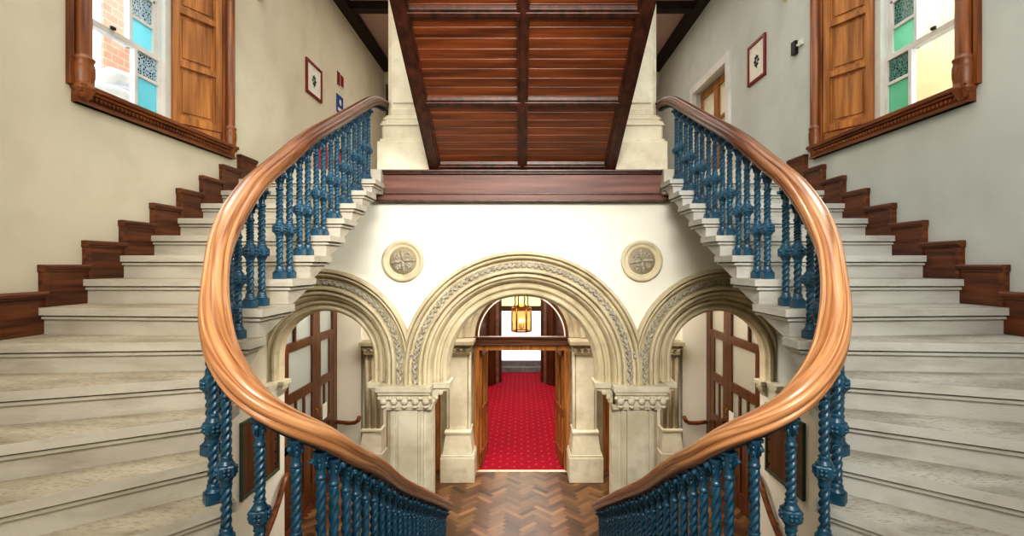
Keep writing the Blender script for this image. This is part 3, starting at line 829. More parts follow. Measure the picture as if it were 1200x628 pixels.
# ------------------------------------------------------------------ windows on the stair walls
def window(s, n):
    root = bpy.data.objects.new('window_%d' % n, None); COL.objects.link(root); root.location = (s * 2.95, 4.2, 1.1); root['kind'] = 'structure'
    P = lambda nm, w, m, bev=0.0: obj(nm, w, m, root, bevel=bev)
    def lathe_col(y, r):
        w = MB(); x = s * 2.875
        w.lathe([(r * .5, 1.05), (r * .7, 1.075), (r * 1.0, 1.09), (r * 1.1, 1.12), (r * 1.35, 1.135), (r * 1.4, 1.15), (r * 1.2, 1.165), (r * 1.2, 1.19), (r * 1.3, 1.23), (r * 1.3, 1.285),
                 (r * 1.15, 1.315), (r * 1.3, 1.33), (r * 1.3, 1.34), (r, 1.352), (r * .95, 1.37), (r * .95, 3.45)], (x, y), 18)
        return w
    P('colonnette', lathe_col(3.335, .052), M['frame_wood_v']); P('colonnette', lathe_col(5.03, .045), M['frame_wood_v'])
    w = MB()
    for (y0, y1) in ((3.24, 3.43), (4.95, 5.11)): w.box(s * 2.90, s * 2.885, y0, y1, 1.15, 3.5)
    w.box(s * 2.90, s * 2.94, 4.93, 4.97, 1.15, 3.5); w.box(s * 2.9, s * 2.87, 3.24, 3.27, 1.15, 3.5); w.box(s * 2.9, s * 2.87, 5.085, 5.11, 1.15, 3.5)
    w.box(s * 2.90, s * 2.86, 3.24, 5.11, 3.45, 3.6)
    P('architrave', w, M['frame_wood_v'], .003)
    w = MB()
    w.box(s * 2.90, s * 2.815, 3.28, 5.09, 1.135, 1.165); w.box(s * 2.90, s * 2.835, 3.28, 5.09, 1.115, 1.135); w.box(s * 2.90, s * 2.86, 3.28, 5.09, 1.045, 1.115)
    w.box(s * 2.90, s * 2.848, 3.28, 5.09, 1.045, 1.06)
    k = 3.30
    while k < 5.06: w.box(s * 2.87, s * 2.845, k, k + .018, 1.082, 1.108); k += .036
    P('sill', w, M['frame_wood'], .003)
    w = MB(); w.box(s * 2.88, s * 3.20, 3.42, 4.99, 1.14, 1.185); w.prism([(s * 3.15, 4.54), (s * 2.91, 4.93), (s * 2.91, 4.98), (s * 3.2, 4.98)], 1.18, 1.268); w.prism([(s * 3.15, 3.50), (s * 2.91, 3.44), (s * 2.91, 3.42), (s * 3.2, 3.42)], 1.18, 1.268); P('window_board', w, M['shutter'], .003)
    # white frame
    X = 3.13
    w = MB()
    w.box(s * X, s * (X + .12), 3.42, 3.50, 1.18, 3.45); w.box(s * X, s * (X + .12), 4.475, 4.56, 1.18, 3.45)
    w.box(s * X, s * (X + .12), 3.42, 4.56, 1.18, 1.225); w.box(s * X, s * (X + .12), 3.42, 4.56, 3.38, 3.45)
    w.box(s * (X - .012), s * (X + .02), 4.46, 4.48, 1.2, 3.4)
    P('frame', w, M['white_paint'], .003)
    def sash(x, z0, z1, rails, nm):
        w = MB(); x0, x1 = s * x, s * (x + .04)
        w.box(x0, x1, 3.50, 3.55, z0, z1); w.box(x0, x1, 4.425, 4.475, z0, z1)
        w.box(x0, x1, 3.50, 4.475, z0, z0 + .05); w.box(x0, x1, 3.50, 4.475, z1 - .045, z1)
        w.box(x0, x1, 4.155, 4.185, z0, z1)
        for z in rails: w.box(x0, x1, 4.17, 4.45, z - .013, z + .013)
        return P(nm, w, M['white_paint'], .003)
    lo = sash(X + .02, 1.225, 1.80, [1.555], 'lower_sash')
    up = sash(X + .065, 1.765, 3.38, [2.04, 2.27, 2.5, 2.73, 2.96, 3.15], 'upper_sash')
    def pane(par, x, y0, y1, z0, z1, m, nm):
        w = MB(); w.box(s * (x - .003), s * (x + .003), y0, y1, z0, z1)
        o = obj(nm, w, m); o.parent = par
        o.location = (-root.location[0] - par.location[0], -root.location[1] - par.location[1], -root.location[2] - par.location[2])
        return o
    TL = M['teal'] if s < 0 else M['teal_green']
    orn = M['ornament_blue'] if s < 0 else M['ornament_green']
    pane(lo, X + .04, 3.54, 4.16, 1.27, 1.76, M['glass'], 'pane'); pane(up, X + .085, 3.54, 4.16, 1.81, 3.34, M['glass'], 'pane')
    pane(lo, X + .04, 4.18, 4.43, 1.27, 1.545, TL, 'teal_pane'); pane(lo, X + .04, 4.18, 4.43, 1.565, 1.76, orn, 'ornamental_pane')
    zz = [1.81, 2.03, 2.26, 2.49, 2.72, 2.95, 3.14, 3.34]
    for i in range(len(zz) - 1):
        pane(up, X + .085, 4.18, 4.43, zz[i], zz[i + 1], TL if i % 2 == 0 else orn, 'teal_pane' if i % 2 == 0 else 'ornamental_pane')
    w = MB(); w.box(s * (X + .02), s * (X + .005), 4.15, 4.19, 1.25, 1.27); w.box(s * (X + .02), s * (X + .0), 3.9, 3.94, 1.80, 1.82)
    P('sash_catch', w, M['black'], .002)
    # splayed panelled shutters
    def shutter(pa, pb, nm='shutter'):
        w = MB(); A = Vector(pa); B = Vector(pb); d = (B - A); L = d.length; d.normalize(); nrm = Vector((-d.y, d.x))
        if (nrm.x * -s) < 0: nrm = -nrm      # towards the room
        def slab(u0, u1, z0, z1, t0, t1):
            p = [A + d * u0 + nrm * t0, A + d * u1 + nrm * t0, A + d * u1 + nrm * t1, A + d * u0 + nrm * t1]
            w.prism([(q.x, q.y) for q in p], z0, z1)
        st = .06
        slab(0, L, 1.27, 3.4, -.02, .0)
        slab(0, st, 1.27, 3.4, 0, .032); slab(L - st, L, 1.27, 3.4, 0, .032)
        rails = [1.27, 1.81, 2.29, 2.82, 3.33]
        for i, z in enumerate(rails):
            h = .07 if i in (0, 4) else .028
            slab(st, L - st, z if i == 0 else z - h, z + h, 0, .031)
        for i in range(4):
            z0 = rails[i] + (.07 if i == 0 else .022); z1 = rails[i + 1] - (.07 if i == 3 else .022)
            for (u0, u1, a, b) in ((st, st + .012, z0, z1), (L - st - .012, L - st, z0, z1), (st, L - st, z0, z0 + .012), (st, L - st, z1 - .012, z1)):
                slab(u0, u1, a, b, 0, .014)
            slab(st + .035, L - st - .035, z0 + .04, z1 - .04, 0, .010)
        return P(nm, w, M['shutter'], .002)
    shutter((s * 3.13, 4.555), (s * 2.925, 4.95)); shutter((s * 3.13, 3.50), (s * 2.925, 3.425))
window(-1, 1); window(1, 2)

# outside the windows
w = MB(); w.box(-6.04, -6.0, 7.35, 14, -1, 8); o = obj('brick_building', w, M['brick']); recentre(o)
tag(o, 'pale red brick building seen through the left window', 'building')
t = thing('duct_pipe', 'white bent duct pipes outside the left window against the brick', 'pipe', (-5.0, 6.2, 1.2))
w = MB(); w.tube([(-5.0, 5.95, 1.9), (-5.0, 6.05, 2.16), (-5.0, 6.22, 2.30), (-5.0, 6.5, 2.33), (-5.0, 7.2, 2.33)], .10, 14); obj('pipe', w, M['white_pipe'], t)
w = MB(); w.tube([(-4.95, 5.7, 1.95), (-4.95, 5.9, 2.02), (-4.95, 6.2, 2.08), (-4.95, 6.6, 2.08), (-4.95, 7.2, 2.08)], .10, 14); obj('pipe', w, M['white_pipe'], t)
w = MB(); w.box(5.4, 5.6, 2, 14, -1, 8); w.box(5.25, 5.4, 6.15, 14, -1, 8); o = obj('rendered_building', w, M['cream_out']); recentre(o)
tag(o, 'plain cream rendered wall seen through the right window', 'building')

# ------------------------------------------------------------------ wall pictures and fittings
def picture(s, y0, y1, z0, z1, label, kind):
    t = thing('framed_picture', label, 'picture', (s * XW, (y0 + y1) / 2, z0))
    w = MB(); f = .035; a, b = s * XW, s * (XW - .025)
    w.box(a, b, y0, y1, z0, z0 + f); w.box(a, b, y0, y1, z1 - f, z1); w.box(a, b, y0, y0 + f, z0, z1); w.box(a, b, y1 - f, y1, z0, z1)
    obj('frame', w, M['frame_red'], t, bevel=.003)
    w = MB(); w.box(s * XW, s * (XW - .012), y0 + f, y1 - f, z0 + f, z1 - f); obj('print', w, M['paper'], t)
    w = MB(); cy, cz = (y0 + y1) / 2, (z0 + z1) / 2; x = s * (XW - .014)
    w.tube([(x, cy - .01, cz - .09), (x, cy + .01, cz), (x, cy, cz + .08)], .006, 6)
    for k in range(6):
        a = k * 1.05; w.ball((x, cy + .045 * math.cos(a), cz + .05 * math.sin(a)), .03, (.1, 1, .7), 6)
    obj('drawing', w, M['leaf'] if s < 0 else M['black'], t)
picture(-1, 6.85, 7.38, 2.32, 2.78, 'red framed plant print on the left wall beyond the window', 'plant')
picture(1, 6.08, 6.54, 2.26, 2.76, 'red framed print on the cool white right wall by the doorway', 'sketch')
w = MB(); w.box(-XW, -XW + .012, 8.0, 8.28, 2.83, 3.03); o = obj('notice_sign', w, M['paper']); recentre(o); tag(o, 'small red edged notice on left wall above the blue sign', 'sign')
w = MB(); w.box(-XW + .012, -XW + .02, 8.0, 8.12, 2.83, 3.03); w.box(-XW + .012, -XW + .02, 8.16, 8.28, 2.85, 3.02)
c = obj('red_symbol', w, M['frame_red']); c.parent = o; c.location = (-o.location[0], -o.location[1], -o.location[2])
w = MB(); w.box(-XW, -XW + .012, 8.0, 8.28, 2.40, 2.68); o = obj('safety_sign', w, M['blue_sign']); recentre(o); tag(o, 'small blue sign on left wall below the notice', 'sign')
w = MB(); w.ball((-XW + .016, 8.14, 2.57), .05, (.1, 1, 1), 8); w.box(-XW + .012, -XW + .016, 8.04, 8.24, 2.43, 2.48)
c = obj('symbol', w, M['white_plastic']); c.parent = o; c.location = (-o.location[0], -o.location[1], -o.location[2])
w = MB(); w.box(-XW, -XW + .015, 7.52, 7.62, 1.93, 2.02); w.box(-XW + .015, -XW + .022, 7.55, 7.59, 1.95, 2.0); o = obj('light_switch', w, M['steel'], bevel=.003); recentre(o); tag(o, 'small steel light switch on left wall above the handrail', 'switch')
t = thing('wall_sensor', 'small black and white sensor on right wall beside the window shutter', 'sensor', (2.88, 5.42, 2.2))
w = MB(); w.box(2.9, 2.86, 5.38, 5.46, 2.22, 2.36); obj('body', w, M['black'], t, bevel=.006)
w = MB(); w.box(2.9, 2.87, 5.27, 5.34, 2.27, 2.33); w.box(2.89, 2.875, 5.33, 5.39, 2.29, 2.31); obj('bracket', w, M['white_plastic'], t, bevel=.004)
for s, y, z in ((-1, 5.62, 2.98), (1, 5.62, 2.98)):
    t = thing('wall_bracket', 'small stone coloured bracket high on the %s wall near the top of view' % W(s), 'bracket', (s * 2.85, y, z - .1))
    w = MB(); w.box(s * 2.9, s * 2.80, y - .06, y + .06, z + .04, z + .10); w.prism([(s * 2.9, y - .04), (s * 2.82, y - .04), (s * 2.82, y + .04), (s * 2.9, y + .04)], [z - .09, z - .0, z - .0, z - .09], z + .04)
    obj('body', w, M['stone'], t, bevel=.006)
for (y, lab) in ((7.2, 'red fire extinguisher on left landing wall, nearer the stair'), (7.95, 'red fire extinguisher on left landing wall, below the blue sign')):
    t = thing('fire_extinguisher', lab, 'extinguisher', (-2.78, y, 1.22), 'fire extinguishers on the left landing wall')
    w = MB(); w.lathe([(.07, 1.22), (.08, 1.24), (.08, 1.64), (.06, 1.70), (.03, 1.73)], (-2.818, y), 18); obj('cylinder', w, M['red'], t)
    w = MB(); w.lathe([(.025, 1.73), (.025, 1.77)], (-2.818, y), 10); w.box(-2.83, -2.72, y - .01, y + .01, 1.77, 1.79); w.tube([(-2.76, y, 1.76), (-2.69, y, 1.70), (-2.70, y, 1.5), (-2.71, y, 1.35)], .012, 8); obj('valve_and_hose', w, M['black'], t)
    w = MB(); w.box(-2.9, -2.87, y - .03, y + .03, 1.4, 1.6); obj('wall_hook', w, M['steel'], t)
# door on the right upper wall
root = bpy.data.objects.new('door_1', None); COL.objects.link(root); root['kind'] = 'structure'; root.location = (2.9, 7.9, ZF)
w = MB(); w.box(2.93, 2.86, 7.10, 7.22, ZF, 2.97); w.box(2.93, 2.86, 8.58, 8.72, ZF, 2.97); w.box(2.93, 2.86, 7.10, 8.72, 2.85, 2.97); obj('architrave', w, M['white_paint'], root, bevel=.004)
for y0, y1 in ((7.22, 7.9), (7.9, 8.58)):
    w = MB(); w.box(3.05, 3.0, y0, y0 + .1, ZF, 2.85); w.box(3.05, 3.0, y1 - .1, y1, ZF, 2.85); w.box(3.05, 3.0, y0, y1, 2.73, 2.85); w.box(3.05, 3.0, y0, y1, ZF, ZF + .7); w.box(3.05, 3.0, y0, y1, 2.2, 2.25)
    lf = obj('leaf', w, M['door_wood'], root, bevel=.004)
    w = MB(); w.box(3.03, 3.02, y0 + .1, y1 - .1, ZF + .7, 2.73); g = obj('pane', w, M['glass_milky']); g.parent = lf; g.location = (0, 0, 0)
w = MB(); w.box(4.3, 4.35, 6.3, 9.6, .8, 3.6); struct('wall_right_upper_room', w, M['cream_out'])
for s, n in ((-1, 2), (1, 3)):
    root = bpy.data.objects.new('door_%d' % n, None); COL.objects.link(root); root['kind'] = 'structure'; root.location = (s * 2.4, YE, ZF)
    w = MB(); w.box(s * 2.80, s * 2.0, YE - .05, YE, ZF, ZF + 2.7); obj('leaf', w, M['dark_wood'], root, bevel=.01)
    w = MB(); w.box(s * 2.84, s * 2.78, YE - .07, YE, ZF, ZF + 2.76); w.box(s * 2.02, s * 1.96, YE - .07, YE, ZF, ZF + 2.76); w.box(s * 2.84, s * 1.96, YE - .07, YE, ZF + 2.70, ZF + 2.76); obj('frame', w, M['dark_wood'], root, bevel=.005)

# ------------------------------------------------------------------ hall behind the arcade
def hall():
    # back wall with a round headed opening
    R = .98; cz = -1.23
    w = MB(); vs = []; fs = []
    def low(x): return cz + math.sqrt(max(0, R * R - x * x)) if abs(x) < R else None
    xs = [R * math.sin(a * PI / 60) for a in range(-30, 31)]
    for x in xs:
        z = low(x) if abs(x) < R - 1e-6 else cz
        vs += [(x, YB, z), (x, YB, .6), (x, YB + .4, z), (x, YB + .4, .6)]
    for i in range(len(xs) - 1):
        a = 4 * i; b = a + 4
        fs += [(a, b, b + 1, a + 1), (a + 2, a + 3, b + 3, b + 2), (a, a + 2, b + 2, b), (a + 1, b + 1, b + 3, a + 3)]
    w.add(vs, fs)
    for s in (-1, 1):
        w.box(s * .98, s * 1.38, YB, YB + .4, ZH, .6); w.box(s * .80, s * .985, YB + .02, YB + .4, ZH, cz)
        w.box(s * 1.38, s * 2.30, YB, YB + .4, -1.3, .6)
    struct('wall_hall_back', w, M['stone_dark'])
    for s in (-1, 1):
        w = MB(); w.box(s * 2.30, s * 4.6, YB, YB + .4, ZH, .6); struct('wall_hall_back_' + W(s), w, M['plaster_hall'])
    # stone surround of the door
    t = thing('door_surround', 'shadowed moulded stone arch around the glazed fanlight at the far door', 'arch', (0, YB, cz))
    def ringp(pts): return [(r, YB + y) for r, y in pts]
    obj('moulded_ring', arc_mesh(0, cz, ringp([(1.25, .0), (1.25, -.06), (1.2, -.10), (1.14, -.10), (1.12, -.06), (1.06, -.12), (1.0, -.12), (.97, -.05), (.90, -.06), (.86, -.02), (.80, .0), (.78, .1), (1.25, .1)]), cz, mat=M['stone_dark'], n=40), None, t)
    for s in (-1, 1):
        t = thing('door_pier', 'stone half column on stepped base %s of the far double doors' % W(s), 'pier', (s * 1.05, 8.3, ZH))
        a, b = sorted((s * .76, s * 1.31))
        w = MB(); w.box(a, b, 8.20, YB, ZH, ZH + .40); w.prism([(a + .01, 8.21), (b - .01, 8.21), (b - .01, YB), (a + .01, YB)], ZH + .40, ZH + .44)
        x0, x1, = a + .03, b - .03
        w.hexa([(x0, 8.23, ZH + .44), (x1, 8.23, ZH + .44), (x1, YB, ZH + .44), (x0, YB, ZH + .44)], [(x0 + .05, 8.28, ZH + .78), (x1 - .05, 8.28, ZH + .78), (x1 - .05, YB, ZH + .78), (x0 + .05, YB, ZH + .78)])
        w.box(x0 + .03, x1 - .03, 8.26, YB, ZH + .76, ZH + .80)
        obj('base', w, M['stone_pale'], t, bevel=.01)
        w = MB(); w.box(a + .13, b - .13, 8.36, YB, ZH + .80, -1.44); w.box(a + .09, b - .09, 8.5, YB, ZH + .80, -1.44)
        for xx in (a + .10, b - .10): w.lathe([(.028, ZH + .80), (.028, -1.44)], (xx, 8.42), 14)
        obj('shaft', w, M['stone_pale'], t, bevel=.004)
        w = MB(); w.box(a + .02, b - .02, 8.24, YB, -1.30, -1.24); w.box(a + .05, b - .05, 8.28, YB, -1.33, -1.30); w.box(a + .09, b - .09, 8.33, YB, -1.46, -1.33)
        foliage(w, a + .07, b - .07, 8.31, -1.45, -1.33, 4); w.box(a + .08, b - .08, 8.33, YB, -1.475, -1.455)
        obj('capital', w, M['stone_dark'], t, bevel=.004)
        # side engaged pier
        t = thing('wall_pier', 'shadowed stone half column at the far %s corner of the hall' % W(s), 'pier', (s * 2.5, 8.5, ZH))
        a, b = sorted((s * 2.28, s * 2.68))
        w = MB(); w.box(a, b, 8.38, YB, ZH, ZH + .40); w.hexa([(a + .02, 8.40, ZH + .40), (b - .02, 8.40, ZH + .40), (b - .02, YB, ZH + .40), (a + .02, YB, ZH + .40)], [(a + .05, 8.45, ZH + .74), (b - .05, 8.45, ZH + .74), (b - .05, YB, ZH + .74), (a + .05, YB, ZH + .74)])
        w.box(a + .03, b - .03, 8.43, YB, ZH + .74, ZH + .78); obj('base', w, M['stone_pale'], t, bevel=.008)
        w = MB(); w.box(a + .07, b - .07, 8.52, YB, ZH + .78, -1.5)
        for xx in (a + .1, (a + b) / 2, b - .1): w.lathe([(.03, ZH + .78), (.03, -1.5)], (xx, 8.52), 12)
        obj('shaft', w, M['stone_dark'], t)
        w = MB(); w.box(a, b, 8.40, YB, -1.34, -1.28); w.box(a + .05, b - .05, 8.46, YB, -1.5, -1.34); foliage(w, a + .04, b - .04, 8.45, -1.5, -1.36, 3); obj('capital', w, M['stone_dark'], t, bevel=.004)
        # wooden door between the piers
        root = bpy.data.objects.new('door_%d' % (4 if s < 0 else 5), None); COL.objects.link(root); root['kind'] = 'structure'; root.location = (s * 1.8, YB, ZH)
        a, b = sorted((s * 1.38, s * 2.30)); w = MB()
        w.box(a, a + .11, YB, YB + .08, ZH, -1.3); w.box(b - .11, b, YB, YB + .08, ZH, -1.3); w.box(a, b, YB, YB + .08, ZH, ZH + .2); w.box(a, b, YB, YB + .08, -2.68, -2.56); w.box(a, b, YB, YB + .08, -1.42, -1.3)
        w.box((a + b) / 2 - .05, (a + b) / 2 + .05, YB, YB + .08, ZH, -2.6); w.box(a, b, YB + .04, YB + .07, ZH, -2.6)
        obj('leaf', w, M['door_wood'], root, bevel=.004)
        w = MB(); w.box(a + .1, b - .1, YB + .03, YB + .05, -2.57, -1.4); obj('pane', w, M['glass_dark'], root)
    # double doors with fanlight
    root = bpy.data.objects.new('door_6', None); COL.objects.link(root); root['kind'] = 'structure'; root.location = (0, YB, ZH)
    w = MB(); w.box(-.80, .80, YB - .01, YB + .11, -1.355, -1.24); w.box(-.81, .81, YB - .03, YB + .1, -1.25, -1.225); w.box(-.80, .80, YB - .035, YB + .1, -1.37, -1.35); obj('transom', w, M['lintel'], root, bevel=.004)
    w = MB(); w.box(-.80, .80, YB, YB + .12, -1.46, -1.36); w.box(-.78, -.725, YB, YB + .12, ZH, -1.46); w.box(.725, .78, YB, YB + .12, ZH, -1.46)
    w.box(-.81, -.75, YB - .03, YB + .05, ZH, -1.46); w.box(.75, .81, YB - .03, YB + .05, ZH, -1.46)
    obj('frame', w, M['door_wood'], root, bevel=.004)
    obj('fanlight_rim', arc_mesh(0, cz, [(.80, YB + .03), (.80, YB + .09), (.74, YB + .09), (.74, YB + .03)], cz, mat=M['door_dark'], n=40), None, root)
    obj('fanlight_bead', arc_mesh(0, cz, [(.745, YB + .01), (.745, YB + .03), (.725, YB + .03), (.725, YB + .01)], cz, mat=M['white_paint'], n=40), None, root)
    w = MB(); v = [(0, YB + .06, cz)] + [(.74 * math.cos(PI * k / 30), YB + .06, cz + .74 * math.sin(PI * k / 30)) for k in range(31)]
    w.add(v, [(0, i, i + 1) for i in range(1, 31)]); obj('fanlight_pane', w, M['glass'], root)
    for s in (-1, 1):
        a = math.radians(6); H = Vector((s * .715, YB + .13)); d = Vector((-s * math.sin(a), math.cos(a))); nn = Vector((d.y, -d.x)); Lw = .68
        w = MB()
        def slab(u0, u1, z0, z1, t=.022):
            p = [H + d * u0 - nn * t, H + d * u1 - nn * t, H + d * u1 + nn * t, H + d * u0 + nn * t]; w.prism([(q.x, q.y) for q in p], z0, z1)
        slab(0, .09, ZH + .01, -1.47); slab(Lw - .09, Lw, ZH + .01, -1.47); slab(0, Lw, ZH + .01, ZH + .25); slab(0, Lw, -1.6, -1.47); slab(0, Lw, ZH + .85, ZH + 1.0); slab(Lw / 2 - .02, Lw / 2 + .02, ZH + .2, -1.5)
        slab(.05, Lw - .05, ZH + .2, ZH + .9, .008)
        lf = obj('leaf', w, M['door_wood'], root, bevel=.004)
        w = MB(); slab(.08, Lw - .08, ZH + .98, -1.59, .003); g = obj('pane', w, M['glass']); g.parent = lf; g.location = (0, 0, 0)
    # passage beyond
    w = MB(); w.box(-1.35, 1.35, YB + .02, 16.8, ZH - .1, ZH + .004); o = obj('red_carpet', w, M['carpet']); recentre(o)
    tag(o, 'red fitted carpet with small pale motifs in the passage beyond the doors', 'carpet')
    w = MB(); w.box(-1.35, 1.35, YB - .06, YB + .02, ZH - .01, ZH + .006); o = obj('threshold_strip', w, M['stone_pale']); recentre(o); tag(o, 'pale threshold strip where parquet meets red carpet', 'threshold')
    for s in (-1, 1):
        w = MB(); w.box(s * 1.35, s * 1.5, YB + .4, 16.8, ZH, .6)
        struct('wall_passage_' + W(s), w, M['maroon'])
        w = MB(); w.box(s * 1.35, s * 1.25, 11.6, 11.9, ZH, .6); w.box(s * 1.35, s * 1.25, 13.4, 13.7, ZH, .6)
        struct('trim_%d' % (6 + (s > 0)), w, M['stone_dark'])
        w = MB(); w.box(s * .66, s * 1.35, 15.0, 15.1, ZH, .6)
        struct('wall_porch_' + W(s), w, M['maroon'])
        w = MB(); w.box(s * .80, s * .90, 14.93, 15.0, ZH + 2.1, .6)
        struct('trim_%d' % (8 + (s > 0)), w, M['stone_dark'])
        root = bpy.data.objects.new('door_%d' % (7 if s < 0 else 8), None); COL.objects.link(root); root['kind'] = 'structure'; root.location = (s * .9, 14.9, ZH)
        w = MB(); w.hexa([(s * .95, 14.75, ZH + .01), (s * .63, 15.3, ZH + .01), (s * .58, 15.27, ZH + .01), (s * .90, 14.72, ZH + .01)], [(s * .95, 14.75, -1.1), (s * .63, 15.3, -1.1), (s * .58, 15.27, -1.1), (s * .90, 14.72, -1.1)])
        obj('leaf', w, M['door_dark'], root, bevel=.01)
        w = MB(); w.box(s * .66, s * 2.0, 16.8, 17.0, ZH, .6); struct('wall_entrance_' + W(s), w, M['maroon'])
    w = MB(); w.box(-.66, .66, 16.8, 16.95, ZH, ZH + .34); w.box(-.66, .66, 16.6, 16.95, ZH, ZH + .17); o = obj('entrance_step', w, M['grey_stone'], bevel=.01); recentre(o); tag(o, 'grey stone steps at the bright far end of the carpet', 'step')
    root = bpy.data.objects.new('window_3', None); COL.objects.link(root); root['kind'] = 'structure'; root.location = (0, 16.9, ZH)
    w = MB(); w.box(-.66, .66, 16.82, 16.9, -1.53, -1.36); w.box(-.70, -.64, 16.8, 16.9, ZH, .0); w.box(.64, .70, 16.8, 16.9, ZH, .0); obj('transom', w, M['door_dark'], root, bevel=.005)
    w = MB(); w.box(-.66, .66, 16.86, 16.87, -1.36, .0); obj('upper_pane', w, glass('yellow green pane', srgb(246, 246, 200), .05), root)
    w = MB(); w.box(-1.5, 1.5, YB + .4, 17.0, .6, .7); struct('ceiling_passage', w, M['ceil_white'])
    # lantern
    t = thing('hanging_lantern', 'brass hexagonal glass lantern hanging in the passage above the red carpet', 'lantern', (0, 11.0, -1.44))
    cy = 11.0; r = .205
    hexp = [(r * math.cos(PI / 3 * k), cy + r * math.sin(PI / 3 * k)) for k in range(6)]
    w = MB()
    for z0, z1, q in ((-1.44, -1.41, 1.03), (-.96, -.92, 1.08)):
        o_ = [(x * q, cy + (y - cy) * q) for x, y in hexp]; i_ = [(x * q * .86, cy + (y - cy) * q * .86) for x, y in hexp]
        for k in range(6):
            k2 = (k + 1) % 6; w.hexa([(*o_[k], z0), (*o_[k2], z0), (*i_[k2], z0), (*i_[k], z0)], [(*o_[k], z1), (*o_[k2], z1), (*i_[k2], z1), (*i_[k], z1)])
    for x, y in hexp: w.tube([(x, y, -1.43), (x, y, -.93)], .016, 8)
    obj('cage', w, M['brass'], t)
    w = MB()
    for k in range(6):
        x, y = hexp[k]; w.tube([(x * .8, cy + (y - cy) * .8, -.93), (x * .62, cy + (y - cy) * .62, -.82), (x * .70, cy + (y - cy) * .70, -.72), (x * .3, cy + (y - cy) * .3, -.60), (0, cy, -.5)], .014, 8)
    w.lathe([(.15, -.92), (.12, -.88), (.05, -.84)], (0, cy), 12); w.lathe([(.02, -.6), (.03, -.5), (.012, -.45)], (0, cy), 10)
    obj('crown', w, M['brass'], t)
    w = MB(); w.tube([(0, cy, -.5), (0, cy, .6)], .01, 8); w.lathe([(.06, .57), (.06, .6)], (0, cy), 16); obj('chain', w, M['brass'], t)
    w = MB()
    for k in range(6):
        k2 = (k + 1) % 6; a, b = hexp[k], hexp[k2]; w.add([(*a, -1.42), (*b, -1.42), (*b, -.94), (*a, -.94)], [(0, 1, 2, 3)])
    obj('glass_panel', w, M['amber'], t)
    w = MB()
    for k in range(3):
        a = 2 * PI * k / 3 + .4; w.lathe([(.013, -1.36), (.013, -1.24)], (.05 * math.cos(a), cy + .05 * math.sin(a)), 8)
    w.lathe([(.01, -1.4), (.03, -1.37), (.07, -1.36), (.01, -1.35)], (0, cy), 12)
    cn = obj('candle_holder', w, M['paper'], t)
    w = MB()
    for k in range(3):
        a = 2 * PI * k / 3 + .4; w.ball((.05 * math.cos(a), cy + .05 * math.sin(a), -1.205), .022, (1, 1, 1.8), 8)
    obj('candle_bulb', w, M['candle'], t)
    # glazed screens in the side walls
    for s in (-1, 1):
        root = bpy.data.objects.new('door_%d' % (9 if s < 0 else 10), None); COL.objects.link(root); root['kind'] = 'structure'; root.location = (s * 3.1, 7.4, ZH)
        x0, x1 = s * 3.10, s * 3.18
        w = MB()
        for (a, b) in ((6.45, 6.64), (8.42, 8.60)): w.box(x0, x1, a, b, ZH, -.5)
        w.box(x0, x1, 6.45, 8.60, -.58, -.5); w.box(x0, x1, 6.5, 8.5, -1.14, -1.06)
        obj('frame', w, M['door_dark'], root, bevel=.004)
        w = MB()
        for (a, b) in ((7.60, 7.87), (7.0, 7.04)): w.box(x0, x1, a, b, -1.07, -.56)
        obj('fanlight_bars', w, M['door_dark'], root, bevel=.004)
        w = MB(); w.box(s * 3.14, s * 3.145, 6.6, 8.5, -1.06, -.58); obj('fanlight_pane', w, M['glass_milky'], root)
        for (a, b) in ((6.64, 7.735), (7.735, 8.42)):
            st = .15; w = MB(); u0, u1 = s * 3.105, s * 3.155
            w.box(u0, u1, a, a + st + .03, ZH + .01, -1.14); w.box(u0, u1, b - st, b, ZH + .01, -1.14); w.box(u0, u1, a, b, -1.18, -1.14)
            w.box(u0, u1, a, b, -1.88, -1.74); w.box(u0, u1, a, b, ZH + .01, ZH + .25); w.box(u0, u1, a, b, -2.52, -2.40)
            n = 3 if b - a > 1 else 2
            for k in range(1, n):
                m_ = a + st + (b - a - 2 * st) * k / n; w.box(u0, u1, m_ - .025, m_ + .025, ZH + .1, -1.86)
            w.box(s * 3.125, s * 3.145, a + .05, b - .05, ZH + .1, -2.42)
            lf = obj('leaf', w, M['door_dark'], root, bevel=.004)
            w = MB(); w.box(s * 3.128, s * 3.134, a + .1, b - .1, -2.42, -1.88); w.box(s * 3.128, s * 3.134, a + .1, b - .1, -1.76, -1.15)
            g = obj('pane', w, M['glass_milky']); g.parent = lf; g.location = (0, 0, 0)
            w = MB(); yy = b - .06 if a < 7 else a + .06
            w.tube([(s * 3.10, yy, -2.35), (s * 3.06, yy, -2.33), (s * 3.06, yy, -2.17), (s * 3.10, yy, -2.15)], .01, 8)
            g = obj('handle', w, M['brass']); g.parent = lf; g.location = (0, 0, 0)
        w = MB(); yy = 7.98 if s < 0 else 7.5
        w.box(s * 3.105, s * 3.10, yy, yy + .17, -2.42, -2.18); o = obj('paper_notice', w, M['paper']); recentre(o); tag(o, 'small white paper notice taped to the %s glazed door' % W(s), 'notice')
        # short return wall and its handrail
        w = MB(); w.box(s * 2.70, s * 3.25, 8.60, 8.70, ZH, .6); struct('wall_return_' + W(s), w, M['plaster_hall'])
        t = thing('wall_handrail', 'short brown wooden handrail on the white wall beside the %s glazed door' % W(s), 'handrail', (s * 2.85, 8.4, -2.65))
        w = MB(); w.tube([(s * 3.08, 8.53, -2.62), (s * 2.9, 8.53, -2.64), (s * 2.78, 8.52, -2.63), (s * 2.72, 8.50, -2.59), (s * 2.69, 8.48, -2.52)], .032, 12); obj('rail', w, M['frame_wood'], t)
